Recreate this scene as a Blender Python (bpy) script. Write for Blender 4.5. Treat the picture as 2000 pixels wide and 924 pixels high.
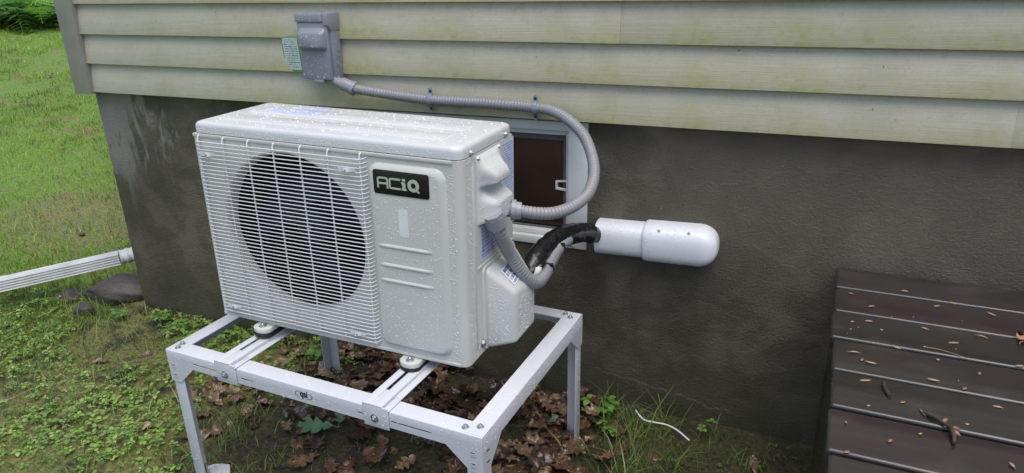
import bpy, bmesh, math, random
import numpy as np
from mathutils import Vector, Matrix, Euler
for o in list(bpy.data.objects): bpy.data.objects.remove(o, do_unlink=True)
SC = bpy.context.scene; COL = SC.collection
R = math.radians; PI = math.pi
rnd = random.Random(7); rng = np.random.default_rng(11)

# ------------------------------------------------------------------ camera
cam_d = bpy.data.cameras.new('camera'); cam = bpy.data.objects.new('camera', cam_d); COL.objects.link(cam)
CAM = Vector((.575, -1.986, 1.392)); PITCH, ROLL, YAW = .3674, -.0256, -.4096
_f = Vector((math.sin(YAW)*math.cos(PITCH), math.cos(YAW)*math.cos(PITCH), -math.sin(PITCH)))
_r = Vector((math.cos(YAW), -math.sin(YAW), 0)); _u = _r.cross(_f)
_r2 = _r*math.cos(ROLL) + _u*math.sin(ROLL); _u2 = -_r*math.sin(ROLL) + _u*math.cos(ROLL)
cam.matrix_world = Matrix(((_r2.x, _u2.x, -_f.x, CAM.x), (_r2.y, _u2.y, -_f.y, CAM.y), (_r2.z, _u2.z, -_f.z, CAM.z), (0, 0, 0, 1)))
cam_d.sensor_width = 36; cam_d.sensor_fit = 'HORIZONTAL'; cam_d.lens = 36*1371/2000
cam_d.clip_start = .02; cam_d.clip_end = 500
SC.camera = cam
# ------------------------------------------------------------------ sky, sun, exposure
SUN_EL, SUN_AZ = R(72), R(130)      # azimuth from +Y clockwise: the open sky lies behind and right of the camera
w = bpy.data.worlds.new('World'); SC.world = w; w.use_nodes = True
nt = w.node_tree; nt.nodes.clear()
sky = nt.nodes.new('ShaderNodeTexSky'); sky.sky_type = 'NISHITA'; sky.sun_disc = False
sky.sun_elevation = SUN_EL; sky.sun_rotation = SUN_AZ
sky.air_density = 1.0; sky.dust_density = 2.5; sky.ozone_density = 1.0
bg = nt.nodes.new('ShaderNodeBackground'); bg.inputs[1].default_value = .12
out = nt.nodes.new('ShaderNodeOutputWorld'); nt.links.new(sky.outputs[0], bg.inputs[0]); nt.links.new(bg.outputs[0], out.inputs[0])
sl = bpy.data.lights.new('sun', 'SUN'); sl.energy = 1.5; sl.angle = R(60); sl.color = (1, .97, .92)
so = bpy.data.objects.new('sun', sl); COL.objects.link(so)
_d = Vector((math.sin(SUN_AZ)*math.cos(SUN_EL), math.cos(SUN_AZ)*math.cos(SUN_EL), math.sin(SUN_EL)))
so.rotation_euler = _d.to_track_quat('Z', 'Y').to_euler(); so.location = (1, -4, 6)
SC.view_settings.view_transform = 'Standard'; SC.view_settings.look = 'None'
SC.view_settings.exposure = .78; SC.view_settings.gamma = 1; SC.view_settings.use_curve_mapping = False

# ------------------------------------------------------------------ materials
class N:
    """tiny node helper"""
    def __init__(s, name):
        s.m = bpy.data.materials.new(name); s.m.use_nodes = True; s.t = s.m.node_tree; s.t.nodes.clear()
        s.out = s.n('ShaderNodeOutputMaterial'); s.b = s.n('ShaderNodeBsdfPrincipled'); s.l(s.b.outputs[0], s.out.inputs[0])
        s.tc = s.n('ShaderNodeTexCoord')
    def n(s, t): return s.t.nodes.new(t)
    def l(s, a, b): s.t.links.new(a, b)
    def noise(s, scale, detail=4, mapscale=None, coord='Object', rough=.55, dist=0, off=None):
        x = s.n('ShaderNodeTexNoise'); x.inputs['Scale'].default_value = scale; x.inputs['Detail'].default_value = detail
        x.inputs['Roughness'].default_value = rough; x.inputs['Distortion'].default_value = dist
        mp = s.n('ShaderNodeMapping')
        if mapscale: mp.inputs['Scale'].default_value = mapscale
        if off: mp.inputs['Location'].default_value = off
        s.l(s.tc.outputs[coord], mp.inputs[0]); s.l(mp.outputs[0], x.inputs[0])
        return x.outputs['Fac']
    def ramp(s, fac, stops):
        r = s.n('ShaderNodeValToRGB'); e = r.color_ramp.elements
        while len(e) < len(stops): e.new(.5)
        for i, (p, c) in enumerate(stops):
            e[i].position = p; e[i].color = (*c, 1) if isinstance(c, (tuple, list)) else (c, c, c, 1)
        s.l(fac, r.inputs[0]); return r.outputs[0]
    def math(s, op, a, b=None, clamp=False):
        m = s.n('ShaderNodeMath'); m.operation = op; m.use_clamp = clamp
        for i, v in enumerate((a, b)):
            if v is None: continue
            if isinstance(v, (int, float)): m.inputs[i].default_value = v
            else: s.l(v, m.inputs[i])
        return m.outputs[0]
    def mix(s, fac, a, b):
        m = s.n('ShaderNodeMix'); m.data_type = 'RGBA'
        for i, v in ((0, fac), (6, a), (7, b)):
            if isinstance(v, (int, float)): m.inputs[i].default_value = v
            elif isinstance(v, (tuple, list)): m.inputs[i].default_value = (*v, 1)
            else: s.l(v, m.inputs[i])
        return m.outputs[2]
    def xyz(s, coord='Object'):
        x = s.n('ShaderNodeSeparateXYZ'); s.l(s.tc.outputs[coord], x.inputs[0]); return x.outputs
    def step(s, v, a, b):
        m = s.n('ShaderNodeMapRange'); m.interpolation_type = 'SMOOTHSTEP'
        m.inputs[1].default_value = a; m.inputs[2].default_value = b; s.l(v, m.inputs[0]); return m.outputs[0]
    def bump(s, h, strength=.3, dist=.01):
        b = s.n('ShaderNodeBump'); b.inputs['Strength'].default_value = strength; b.inputs['Distance'].default_value = dist
        s.l(h, b.inputs['Height']); s.l(b.outputs[0], s.b.inputs['Normal']); return b
    def col(s, c):
        if isinstance(c, (tuple, list)): s.b.inputs['Base Color'].default_value = (*c, 1)
        else: s.l(c, s.b.inputs['Base Color'])
        return s
    def rough(s, r):
        if isinstance(r, (int, float)): s.b.inputs['Roughness'].default_value = r
        else: s.l(r, s.b.inputs['Roughness'])
        return s
M = {}
def plain(key, c, rough=.45, var=.12, nscale=9, bump=0, bscale=300, metal=0, spec=.5, coat=0):
    k = N(key)
    f = k.noise(nscale, 5)
    k.col(k.ramp(f, [(.3, tuple(v*(1-var) for v in c)), (.7, tuple(min(1, v*(1+var*.6)) for v in c))]))
    k.rough(k.ramp(k.noise(nscale*2.3, 3), [(.3, rough*.8), (.7, min(1, rough*1.2))]))
    k.b.inputs['Metallic'].default_value = metal; k.b.inputs['Specular IOR Level'].default_value = spec
    if coat: k.b.inputs['Coat Weight'].default_value = coat; k.b.inputs['Coat Roughness'].default_value = .08
    if bump: k.bump(k.noise(bscale, 3), bump, .002)
    M[key] = k.m; return k
plain('ac_paint', (.57, .57, .53), .38, .05, 4, .12, 260)
plain('ac_cover', (.56, .565, .57), .3, .05, 6, .25, 120)
plain('wire', (.66, .66, .66), .35, .06, 20)
plain('plastic_white', (.58, .585, .565), .34, .05, 6)
plain('ac_dark', (.006, .006, .009), .5, .3, 12)
plain('fan_plastic', (.008, .011, .030), .4, .3, 8, spec=.3)
plain('coil', (.010, .011, .014), .5, .3, 40, metal=.3)
plain('badge_black', (.008, .008, .008), .22, .2, 12)
plain('badge_letter', (.42, .47, .38), .45, .05, 12)
plain('stand_paint', (.56, .57, .60), .32, .06, 5, .1, 200)
plain('zinc', (.5, .51, .53), .3, .2, 60, metal=.85)
plain('rubber', (.015, .015, .017), .5, .3, 50)
plain('conduit_grey', (.26, .255, .27), .38, .12, 14)
plain('fitting_grey', (.29, .285, .31), .38, .08, 14)
plain('strap_grey', (.22, .24, .28), .4, .15, 20)
plain('box_grey', (.25, .255, .30), .4, .1, 10, .12, 300)
plain('cover_white', (.70, .71, .73), .25, .04, 8)
plain('tape_black', (.010, .010, .011), .2, .4, 40, 1.0, 45)
plain('zip_black', (.012, .012, .012), .35, .2, 40)
plain('vinyl_frame', (.68, .70, .68), .45, .12, 10)
plain('latch_white', (.75, .73, .66), .4, .05, 10)
plain('screen_frame', (.13, .135, .145), .5, .15, 20)
plain('downspout_white', (.55, .55, .53), .4, .18, 9, .1, 60)
plain('cord_white', (.72, .72, .72), .35, .05, 20)
plain('ink', (.02, .02, .022), .5, .2, 20)
plain('seed_tan', (.33, .215, .14), .5, .4, 90)
plain('twig_brown', (.05, .035, .025), .6, .6, 60, .8, 150)
plain('bud_pink', (.26, .13, .10), .5, .4, 90)
plain('leaf_orange', (.38, .20, .11), .45, .35, 30)
plain('leaf_tan', (.38, .24, .15), .45, .3, 30)
plain('leaf_green', (.12, .22, .12), .35, .25, 30)
plain('green_dark', (.03, .075, .018), .45, .4, 30)
plain('rock', (.060, .050, .040), .5, .6, 14, .7, 40)
for i, c in enumerate([(.10, .053, .032), (.16, .096, .058), (.062, .035, .024), (.25, .162, .098), (.125, .066, .040), (.045, .028, .020)]):
    plain('leaf_dead_%d' % i, c, .2, .5, 45, .7, 90)

# water drops: half-transparent beads, whitish base colour stands in for their bright sky glints
k = N('water_drop'); k.col((.92, .925, .95)).rough(.2); k.b.inputs['Specular IOR Level'].default_value = .45; k.b.inputs['Alpha'].default_value = .5
M['water_drop'] = k.m

# vinyl siding: fine horizontal grain, grime, algae low on each course (z0 per course via object coords: object origin at course bottom)
k = N('siding')
x = k.xyz()
gr = k.noise(1, 4, (5, 5, 300), rough=.75)
spk = k.noise(220, 2)
big = k.noise(1.3, 4, (1, 1, 3), 'Object', dist=.4)
geo = k.n('ShaderNodeNewGeometry'); gx = k.n('ShaderNodeSeparateXYZ'); k.l(geo.outputs['Position'], gx.inputs[0])
wn = k.n('ShaderNodeTexNoise'); wn.inputs['Scale'].default_value = 2.1; wn.inputs['Detail'].default_value = 5; k.l(geo.outputs['Position'], wn.inputs[0])
alg = k.math('ADD', k.math('MULTIPLY', x[2], -13), .92)                      # highest at course bottom
alg = k.math('ADD', alg, k.math('MULTIPLY', k.math('SUBTRACT', wn.outputs[0], .5), 2.4))
along = k.math('MULTIPLY', k.step(gx.outputs[0], -2.0, -.9), k.math('SUBTRACT', 1.12, k.math('MULTIPLY', k.step(gx.outputs[0], .35, 1.4), .62)))
alg = k.math('MULTIPLY', k.math('MAXIMUM', alg, 0, ), along, True)
bl1 = k.noise(7, 5, off=(1, 2, 3)); bl2 = k.noise(38, 4)
base = k.ramp(gr, [(.3, (.43, .40, .305)), (.7, (.53, .495, .385))])
base = k.mix(k.math('MULTIPLY', k.step(bl1, .42, .72), .45), base, (.36, .335, .25))
base = k.mix(k.math('MULTIPLY', k.step(bl2, .5, .72), .35), base, (.32, .30, .22))
base = k.mix(k.math('MULTIPLY', k.step(spk, .55, .75), .45), base, (.26, .25, .20))
base = k.mix(k.math('MULTIPLY', k.step(big, .45, .72), .4), base, (.56, .535, .44))
alg2 = k.math('MULTIPLY', k.math('MULTIPLY', alg, k.math('ADD', .45, k.math('MULTIPLY', k.step(bl1, .35, .65), .75))), k.math('ADD', .55, k.math('MULTIPLY', k.step(k.noise(90, 3, (.35, .35, 1)), .4, .62), .6)), True)
c = k.mix(k.math('MULTIPLY', alg2, .85, True), base, k.ramp(bl2, [(.3, (.33, .325, .13)), (.7, (.47, .45, .225))]))
hs = k.n('ShaderNodeTexVoronoi'); hs.inputs['Scale'].default_value = 24; k.l(geo.outputs['Position'], hs.inputs[0])
c = k.mix(k.math('MULTIPLY', k.math('SUBTRACT', 1, k.step(hs.outputs['Distance'], .035, .06)), k.step(bl1, .5, .6)), c, (.10, .095, .07))   # fly specks
k.col(c); k.rough(.55); k.bump(gr, .35, .0025); M['siding'] = k.m
k = N('trim_beige'); f = k.noise(6, 5)
k.col(k.ramp(f, [(.3, (.25, .24, .205)), (.7, (.35, .335, .29))])).rough(.55); M['trim_beige'] = k.m

# wet stucco foundation
k = N('stucco'); x = k.xyz()
sw = k.noise(30, 7, (1, 1, 1.5), dist=2.2, rough=.72); fine = k.noise(150, 5, dist=1.0, rough=.7); big = k.noise(2.1, 5, (1, 1, .7), dist=.5); mid = k.noise(7, 5)
wet = k.ramp(big, [(.30, (.058, .047, .031)), (.48, (.104, .084, .058)), (.68, (.168, .137, .100))])
wet = k.mix(k.math('MULTIPLY', k.step(mid, .5, .75), .3), wet, (.175, .14, .103))
# green-black damp rising from the ground
damp = k.math('MULTIPLY', k.math('SUBTRACT', 1, k.step(k.math('ADD', x[2], k.math('MULTIPLY', k.math('SUBTRACT', big, .5), -.5)), .02, .34)), .6)
pt2 = k.noise(3.4, 5, (1, 1, 1.3), dist=.9, off=(5, 0, 2))
mot = k.noise(11, 6, dist=.6, off=(2, 7, 1))
wet = k.mix(k.math('MULTIPLY', k.step(mot, .5, .62), .32), wet, (.165, .135, .10))
wet = k.mix(k.math('MULTIPLY', k.step(mot, .50, .36), .4), wet, (.045, .037, .024))
wet = k.mix(k.math('MULTIPLY', k.step(pt2, .48, .56), .5), wet, (.052, .046, .029))
wet = k.mix(damp, wet, (.058, .057, .028))
# lighter band high on the right half
hi = k.math('MULTIPLY', k.math('MULTIPLY', k.step(x[0], -.1, .5), k.step(x[2], .35, .8)), .5)
wet = k.mix(hi, wet, (.20, .16, .12))
# dry streaks under the siding near the left corner
st = k.noise(1, 6, (12, 1, 4.2), dist=1.1, rough=.65)
edge = k.math('SUBTRACT', 1, k.step(k.math('ADD', x[0], k.math('MULTIPLY', x[2], -.55)), -2.62, -2.02))
stf = k.math('ADD', k.math('MULTIPLY', edge, .80), k.math('MULTIPLY', k.math('SUBTRACT', st, .5), 2.3))
dry = k.math('MULTIPLY', k.step(stf, .34, .62), k.step(x[2], .42, .72), True)
drips = k.math('MULTIPLY', k.step(k.math('ADD', x[2], k.math('MULTIPLY', k.noise(1, 4, (9, 1, .2)), .16)), 1.03, 1.06), .5)
dry = k.math('MAXIMUM', dry, drips, True)
c = k.mix(k.math('MULTIPLY', dry, .8), wet, k.ramp(mid, [(.3, (.22, .205, .185)), (.7, (.30, .28, .255))]))
# pale mineral rings near the ground
vo = k.n('ShaderNodeTexVoronoi'); vo.inputs['Scale'].default_value = 16; vo.inputs['Randomness'].default_value = 1
k.l(k.tc.outputs['Object'], vo.inputs[0])
ring = k.math('MULTIPLY', k.step(vo.outputs['Distance'], .22, .27), k.math('SUBTRACT', 1, k.step(vo.outputs['Distance'], .28, .34)))
ring = k.math('MULTIPLY', ring, k.math('MULTIPLY', k.math('SUBTRACT', 1, k.step(x[2], .08, .24)), k.step(mid, .5, .6)), True)
c = k.mix(k.math('MULTIPLY', ring, .4), c, (.15, .14, .11))
tl = k.math('ABSOLUTE', k.math('ADD', k.math('SUBTRACT', x[2], k.math('ADD', .125, k.math('MULTIPLY', x[0], -.16))), k.math('MULTIPLY', k.math('SUBTRACT', k.noise(22, 2), .5), .06)))
tide = k.math('MULTIPLY', k.math('SUBTRACT', 1, k.step(tl, .0015, .006)), k.math('MULTIPLY', k.step(x[0], -.05, .1), k.math('SUBTRACT', 1, k.step(x[0], .42, .5))))
c = k.mix(k.math('MULTIPLY', tide, .5), c, (.19, .175, .13))
k.col(c); k.rough(k.ramp(mid, [(.3, .30), (.7, .55)]))
k.bump(k.math('ADD', k.math('MULTIPLY', sw, 1.0), k.math('MULTIPLY', fine, 1.1)), .85, .006); M['stucco'] = k.m

# platform paint: dark brown, wet
def plank_mat(key, c):
    k = N(key); f = k.noise(2.2, 5, (.6, 3, 3), dist=.6); g = k.noise(1, 4, (4, 130, 130)); s2 = k.noise(9, 4, (.5, 1, 1))
    cc = k.ramp(f, [(.3, tuple(v*.75 for v in c)), (.7, tuple(v*1.35 for v in c))])
    cc = k.mix(k.math('MULTIPLY', k.step(s2, .52, .72), .6), cc, (.060, .052, .045))
    k.col(cc).rough(k.ramp(f, [(.3, .14), (.7, .42)])); k.bump(g, .12, .002); k.b.inputs['Coat Weight'].default_value = .5; k.b.inputs['Coat Roughness'].default_value = .12; M[key] = k.m
plank_mat('plank_a', (.027, .022, .0195)); plank_mat('plank_b', (.031, .0225, .0215)); plank_mat('plank_c', (.0245, .0215, .0185))
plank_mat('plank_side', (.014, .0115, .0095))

# glass of the cellar window
k = N('pane'); tr = k.n('ShaderNodeBsdfTransparent'); tr.inputs[0].default_value = (.75, .77, .77, 1)
gl = k.n('ShaderNodeBsdfGlossy'); gl.inputs['Roughness'].default_value = .08; gl.inputs['Color'].default_value = (.9, .9, .9, 1)
fr = k.n('ShaderNodeFresnel'); fr.inputs[0].default_value = 1.5
mx = k.n('ShaderNodeMixShader'); k.l(fr.outputs[0], mx.inputs[0]); k.l(tr.outputs[0], mx.inputs[1]); k.l(gl.outputs[0], mx.inputs[2]); k.l(mx.outputs[0], k.out.inputs[0]); M['pane'] = k.m
k = N('room_brown'); f = k.noise(8, 4)
k.col(k.ramp(f, [(.3, (.42, .18, .115)), (.7, (.60, .28, .18))])).rough(.7); M['room_brown'] = k.m
# pouch
k = N('pouch_green'); f = k.noise(12, 3)
k.col(k.ramp(f, [(.3, (.16, .40, .15)), (.7, (.28, .50, .24))])).rough(.2); k.b.inputs['Alpha'].default_value = .55; M['pouch_green'] = k.m

# printed sheets: rows of unreadable small print (Generated x,y of a local XY sheet)
def print_mat(key, paper, ink, rows, cols, thick=.5, grid=False, bars=False):
    k = N(key); x = k.xyz('Generated')
    row = k.math('FRACT', k.math('MULTIPLY', x[1], rows)); rid = k.math('FLOOR', k.math('MULTIPLY', x[1], rows))
    cb = k.n('ShaderNodeCombineXYZ'); k.l(k.math('MULTIPLY', x[0], cols), cb.inputs[0]); k.l(k.math('MULTIPLY', rid, 7.31), cb.inputs[1])
    no = k.n('ShaderNodeTexNoise'); no.inputs['Scale'].default_value = 1; no.inputs['Detail'].default_value = 2; k.l(cb.outputs[0], no.inputs[0])
    m = k.math('MULTIPLY', k.math('GREATER_THAN', no.outputs[0], .47), k.math('LESS_THAN', row, thick))
    if grid:
        g = k.math('GREATER_THAN', row, .86); g2 = k.math('GREATER_THAN', k.math('FRACT', k.math('MULTIPLY', x[0], 5)), .94)
        m = k.math('MULTIPLY', k.math('SUBTRACT', 1, k.math('MAXIMUM', g, g2)), k.math('ADD', k.math('MULTIPLY', m, .5), .35))
    mar = k.math('MULTIPLY', k.math('MULTIPLY', k.math('GREATER_THAN', x[0], .07), k.math('LESS_THAN', x[0], .93)), k.math('MULTIPLY', k.math('GREATER_THAN', x[1], .05), k.math('LESS_THAN', x[1], .95)))
    m = k.math('MULTIPLY', m, mar)
    k.col(k.mix(m, paper, ink)).rough(.3); M[key] = k.m
print_mat('print_notice', (.55, .62, .62), (.10, .12, .13), 14, 20, .42)
print_mat('print_table', (.62, .65, .74), (.10, .14, .36), 9, 40, .7, True)
print_mat('print_rating', (.58, .63, .76), (.14, .19, .42), 30, 30, .5)
print_mat('print_barcode', (.80, .81, .84), (.10, .13, .28), 4, 46, .74)
print_mat('print_top', (.62, .66, .76), (.26, .36, .70), 7, 34, .62)
plain('sticker_plain', (.74, .76, .76), .15, .03, 20)

# coloured-by-attribute foliage
def foliage(key, trans=.35, rough=.45):
    k = N(key); a = k.n('ShaderNodeAttribute'); a.attribute_name = 'col'
    k.col(a.outputs[0]).rough(rough)
    t = k.n('ShaderNodeBsdfTranslucent'); k.l(a.outputs[0], t.inputs[0]); mx = k.n('ShaderNodeMixShader'); mx.inputs[0].default_value = trans
    k.l(k.b.outputs[0], mx.inputs[1]); k.l(t.outputs[0], mx.inputs[2]); k.l(mx.outputs[0], k.out.inputs[0]); M[key] = k.m
foliage('blades'); foliage('fern', .4)

# ground: wet soil, moss, thatch
k = N('ground'); x = k.xyz()
n1 = k.noise(1.7, 6, dist=.4); n2 = k.noise(9, 6); n3 = k.noise(60, 5); n4 = k.noise(4.3, 5, off=(3, 1, 0))
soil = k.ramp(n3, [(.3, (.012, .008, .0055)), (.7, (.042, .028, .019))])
moss = k.ramp(n3, [(.3, (.05, .055, .012)), (.7, (.20, .195, .055))])
lawn = k.ramp(n3, [(.3, (.06, .115, .012)), (.7, (.16, .26, .028))])
thatch = k.ramp(n3, [(.3, (.10, .08, .035)), (.7, (.24, .19, .09))])
ml = k.step(k.math('ADD', k.math('MULTIPLY', x[0], -1), k.math('MULTIPLY', n1, .9)), 2.5, 3.6)
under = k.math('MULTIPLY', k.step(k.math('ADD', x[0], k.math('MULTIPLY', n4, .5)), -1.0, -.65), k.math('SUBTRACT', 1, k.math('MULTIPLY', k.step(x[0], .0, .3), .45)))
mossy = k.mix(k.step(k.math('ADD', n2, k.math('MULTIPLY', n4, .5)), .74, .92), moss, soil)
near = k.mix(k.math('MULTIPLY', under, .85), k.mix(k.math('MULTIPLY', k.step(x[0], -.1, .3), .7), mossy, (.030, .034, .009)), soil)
far = k.mix(k.step(k.math('ADD', n4, k.math('MULTIPLY', n2, .3)), .70, .86), lawn, thatch)
wx = k.math('MULTIPLY', k.math('ADD', x[0], 3.35), 1.25); wy = k.math('MULTIPLY', k.math('SUBTRACT', x[1], .85), 1.7)
worn = k.math('SUBTRACT', 1, k.step(k.math('ADD', k.math('ADD', k.math('MULTIPLY', wx, wx), k.math('MULTIPLY', wy, wy)), k.math('MULTIPLY', k.math('SUBTRACT', n2, .5), 1.6)), .3, 1.3))
far = k.mix(k.math('MULTIPLY', worn, .6), far, thatch)
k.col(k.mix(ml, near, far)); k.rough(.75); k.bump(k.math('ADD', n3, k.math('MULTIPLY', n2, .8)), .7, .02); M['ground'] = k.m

# ------------------------------------------------------------------ mesh helpers
def link(o, parent=None):
    COL.objects.link(o)
    if parent: o.parent = parent
    return o
def tag(o, label=None, cat=None, group=None, kind=None):
    if label: o['label'] = label
    if cat: o['category'] = cat
    if group: o['group'] = group
    if kind: o['kind'] = kind
    return o
def empty(name, loc=(0, 0, 0), rot=(0, 0, 0)):
    o = bpy.data.objects.new(name, None); o.empty_display_size = .05; link(o); o.location = loc; o.rotation_euler = rot; return o
class MB:
    def __init__(s): s.v = []; s.f = []
    def add(s, vs, fs):
        b = len(s.v); s.v += [tuple(p) for p in vs]; s.f += [tuple(i+b for i in q) for q in fs]; return s
    def box(s, x0, x1, y0, y1, z0, z1):
        return s.add([(x0,y0,z0),(x1,y0,z0),(x1,y1,z0),(x0,y1,z0),(x0,y0,z1),(x1,y0,z1),(x1,y1,z1),(x0,y1,z1)],
                     [(0,3,2,1),(4,5,6,7),(0,1,5,4),(1,2,6,5),(2,3,7,6),(3,0,4,7)])
    def prism(s, poly, axis, a, b):
        """poly: 2D outline (counter-clockwise), extruded along axis from a to b"""
        n = len(poly)
        def P(p, t): return {'x': (t, p[0], p[1]), 'y': (p[0], t, p[1]), 'z': (p[0], p[1], t)}[axis]
        vs = [P(p, a) for p in poly]+[P(p, b) for p in poly]
        return s.add(vs, [tuple(range(n))[::-1], tuple(range(n, 2*n))]+[(i, (i+1) % n, n+(i+1) % n, n+i) for i in range(n)])
    def loops(s, L, cap0=True, cap1=True):
        n = len(L[0]); b = []
        for l in L: b += list(l)
        f = [(i*n+j, i*n+(j+1) % n, (i+1)*n+(j+1) % n, (i+1)*n+j) for i in range(len(L)-1) for j in range(n)]
        if cap0: f.append(tuple(range(n))[::-1])
        if cap1: f.append(tuple((len(L)-1)*n+j for j in range(n)))
        return s.add(b, f)
    def tube(s, path, r, n=8, cap=True, squash=None):
        path = [Vector(p) for p in path]; L = []; up = None
        for i, p in enumerate(path):
            t = (path[min(i+1, len(path)-1)]-path[max(i-1, 0)]).normalized()
            if up is None: up = t.orthogonal().normalized()
            up = (up-t*up.dot(t)).normalized(); sd = t.cross(up)
            rr = r(i) if callable(r) else r
            L.append([p+(up*math.cos(2*PI*j/n)+sd*math.sin(2*PI*j/n))*rr for j in range(n)])
        return s.loops(L, cap, cap)
    def cyl(s, a, b, r0, r1=None, n=16):
        return s.tube([a, b], lambda i: r0 if i == 0 else (r1 if r1 is not None else r0), n)
    def grid(s, fn, nu, nv):
        vs = [fn(i/nu, j/nv) for i in range(nu+1) for j in range(nv+1)]
        return s.add(vs, [(i*(nv+1)+j, (i+1)*(nv+1)+j, (i+1)*(nv+1)+j+1, i*(nv+1)+j+1) for i in range(nu) for j in range(nv)])
    def mesh(s, name, mat, bevel=0, seg=2, smooth=True, ang=35, weld=False):
        me = bpy.data.meshes.new(name); me.from_pydata(s.v, [], s.f); me.validate()
        bm = bmesh.new(); bm.from_mesh(me)
        if weld: bmesh.ops.remove_doubles(bm, verts=bm.verts, dist=1e-5)
        bmesh.ops.recalc_face_normals(bm, faces=bm.faces)
        if bevel:
            es = [e for e in bm.edges if len(e.link_faces) == 2 and e.calc_face_angle(0) > R(28)]
            if es: bmesh.ops.bevel(bm, geom=es, offset=bevel, segments=seg, profile=.5, affect='EDGES', clamp_overlap=True)
        bm.to_mesh(me); bm.free()
        if smooth:
            me.polygons.foreach_set('use_smooth', [True]*len(me.polygons)); me.set_sharp_from_angle(angle=R(ang))
        me.materials.append(M[mat]); me.update(); return me
    def build(s, name, mat, parent=None, **kw):
        return link(bpy.data.objects.new(name, s.mesh(name, mat, **kw)), parent)
def catmull(P, step):
    P = [Vector(p) for p in P]; P = [P[0]*2-P[1]]+P+[P[-1]*2-P[-2]]; o = []
    for i in range(1, len(P)-2):
        a, b, c, d = P[i-1:i+3]; n = max(1, int((c-b).length/step))
        for q in range(n):
            t = q/n; o.append(.5*((2*b)+(c-a)*t+(2*a-5*b+4*c-d)*t*t+(3*b-a-3*c+d)*t**3))
    o.append(P[-2]); return o
def rrect(x0, x1, y0, y1, r, n=5):
    o = []
    for cx, cy, a in ((x1-r, y1-r, 0), (x0+r, y1-r, 90), (x0+r, y0+r, 180), (x1-r, y0+r, 270)):
        o += [(cx+r*math.cos(R(a+90*i/n)), cy+r*math.sin(R(a+90*i/n))) for i in range(n+1)]
    return o
def npmesh(name, V, F, col, mat, smooth=True):
    me = bpy.data.meshes.new(name); V = np.asarray(V, np.float32).reshape(-1, 3); F = np.asarray(F, np.int32).reshape(-1, 3)
    me.vertices.add(len(V)); me.vertices.foreach_set('co', V.ravel())
    me.loops.add(F.size); me.loops.foreach_set('vertex_index', F.ravel())
    me.polygons.add(len(F)); me.polygons.foreach_set('loop_start', np.arange(0, F.size, 3, dtype=np.int32))
    me.polygons.foreach_set('use_smooth', np.full(len(F), smooth))
    me.update(calc_edges=True)
    if col is not None:
        a = me.color_attributes.new('col', 'FLOAT_COLOR', 'POINT'); c4 = np.ones((len(V), 4), np.float32); c4[:, :3] = col; a.data.foreach_set('color', c4.ravel())
    me.materials.append(M[mat]); return me
def drops(parent, spots, name='water_droplets'):
    """spots: list of (point, normal, radius): low water domes, uneven outlines"""
    n = 6; V = []; F = []
    for p, nn, r in spots:
        nn = Vector(nn).normalized(); a = nn.orthogonal().normalized(); b = nn.cross(a); p = Vector(p); k0 = len(V); h = r*.62
        for j in range(n): V.append(p+(a*math.cos(j*PI/3)+b*math.sin(j*PI/3))*r*rnd.uniform(.82, 1.18)-nn*.0002)
        for j in range(n): V.append(p+(a*math.cos(j*PI/3)+b*math.sin(j*PI/3))*r*.66+nn*h*.72)
        V.append(p+nn*h)
        for j in range(n):
            j2 = (j+1) % n; F += [(k0+j, k0+j2, k0+n+j2), (k0+j, k0+n+j2, k0+n+j), (k0+n+j, k0+n+j2, k0+2*n)]
    o = link(bpy.data.objects.new(name, npmesh(name, [tuple(v) for v in V], F, None, 'water_drop')), parent); o['kind'] = 'stuff'; return o
def dr(lo=.0006, hi=.0021): return lo*.85+(hi*1.1-lo)*rnd.random()**3.2

# ------------------------------------------------------------------ ground
def gh(x, y):
    s = np.maximum(0, -np.asarray(x, float)-3.0)
    a = .006*np.sin(x*5.1+y*3.3)+.005*np.sin(x*9.7-y*7.9+1.3)+.004*np.sin(x*17+y*13+.5)
    q_ = np.clip(s/7.5, 0, 1)
    return .75*q_*q_*(3-2*q_)+a*(1+np.minimum(s, 3))-.004-.022*np.clip((-np.asarray(x, float)-1.3)/.8, 0, 1)
def axis(lo, hi, st, far, g=1.28):
    a = list(np.arange(lo, hi+1e-6, st)); d = st; p = lo; L = []
    while p > -far: d *= g; p -= d; L.append(p)
    q = hi; d = st; U = []
    while q < far: d *= g; q += d; U.append(q)
    return np.array(L[::-1]+a+U)
gxs, gys = axis(-4.6, 2, .04, 90), axis(-2.6, .4, .04, 90)
GX, GY = np.meshgrid(gxs, gys, indexing='ij'); GZ = gh(GX, GY); GZ = GZ
nx, ny = GX.shape
V = np.stack([GX, GY, GZ], -1).reshape(-1, 3); I = np.arange(nx*ny).reshape(nx, ny)
q = np.stack([I[:-1, :-1], I[1:, :-1], I[1:, 1:], I[:-1, 1:]], -1).reshape(-1, 4)
F = np.concatenate([q[:, [0, 1, 2]], q[:, [0, 2, 3]]])
tag(link(bpy.data.objects.new('ground', npmesh('ground', V, F, None, 'ground'))), 'mossy wet soil and lawn sloping up to the left', 'ground', kind='structure')

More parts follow.
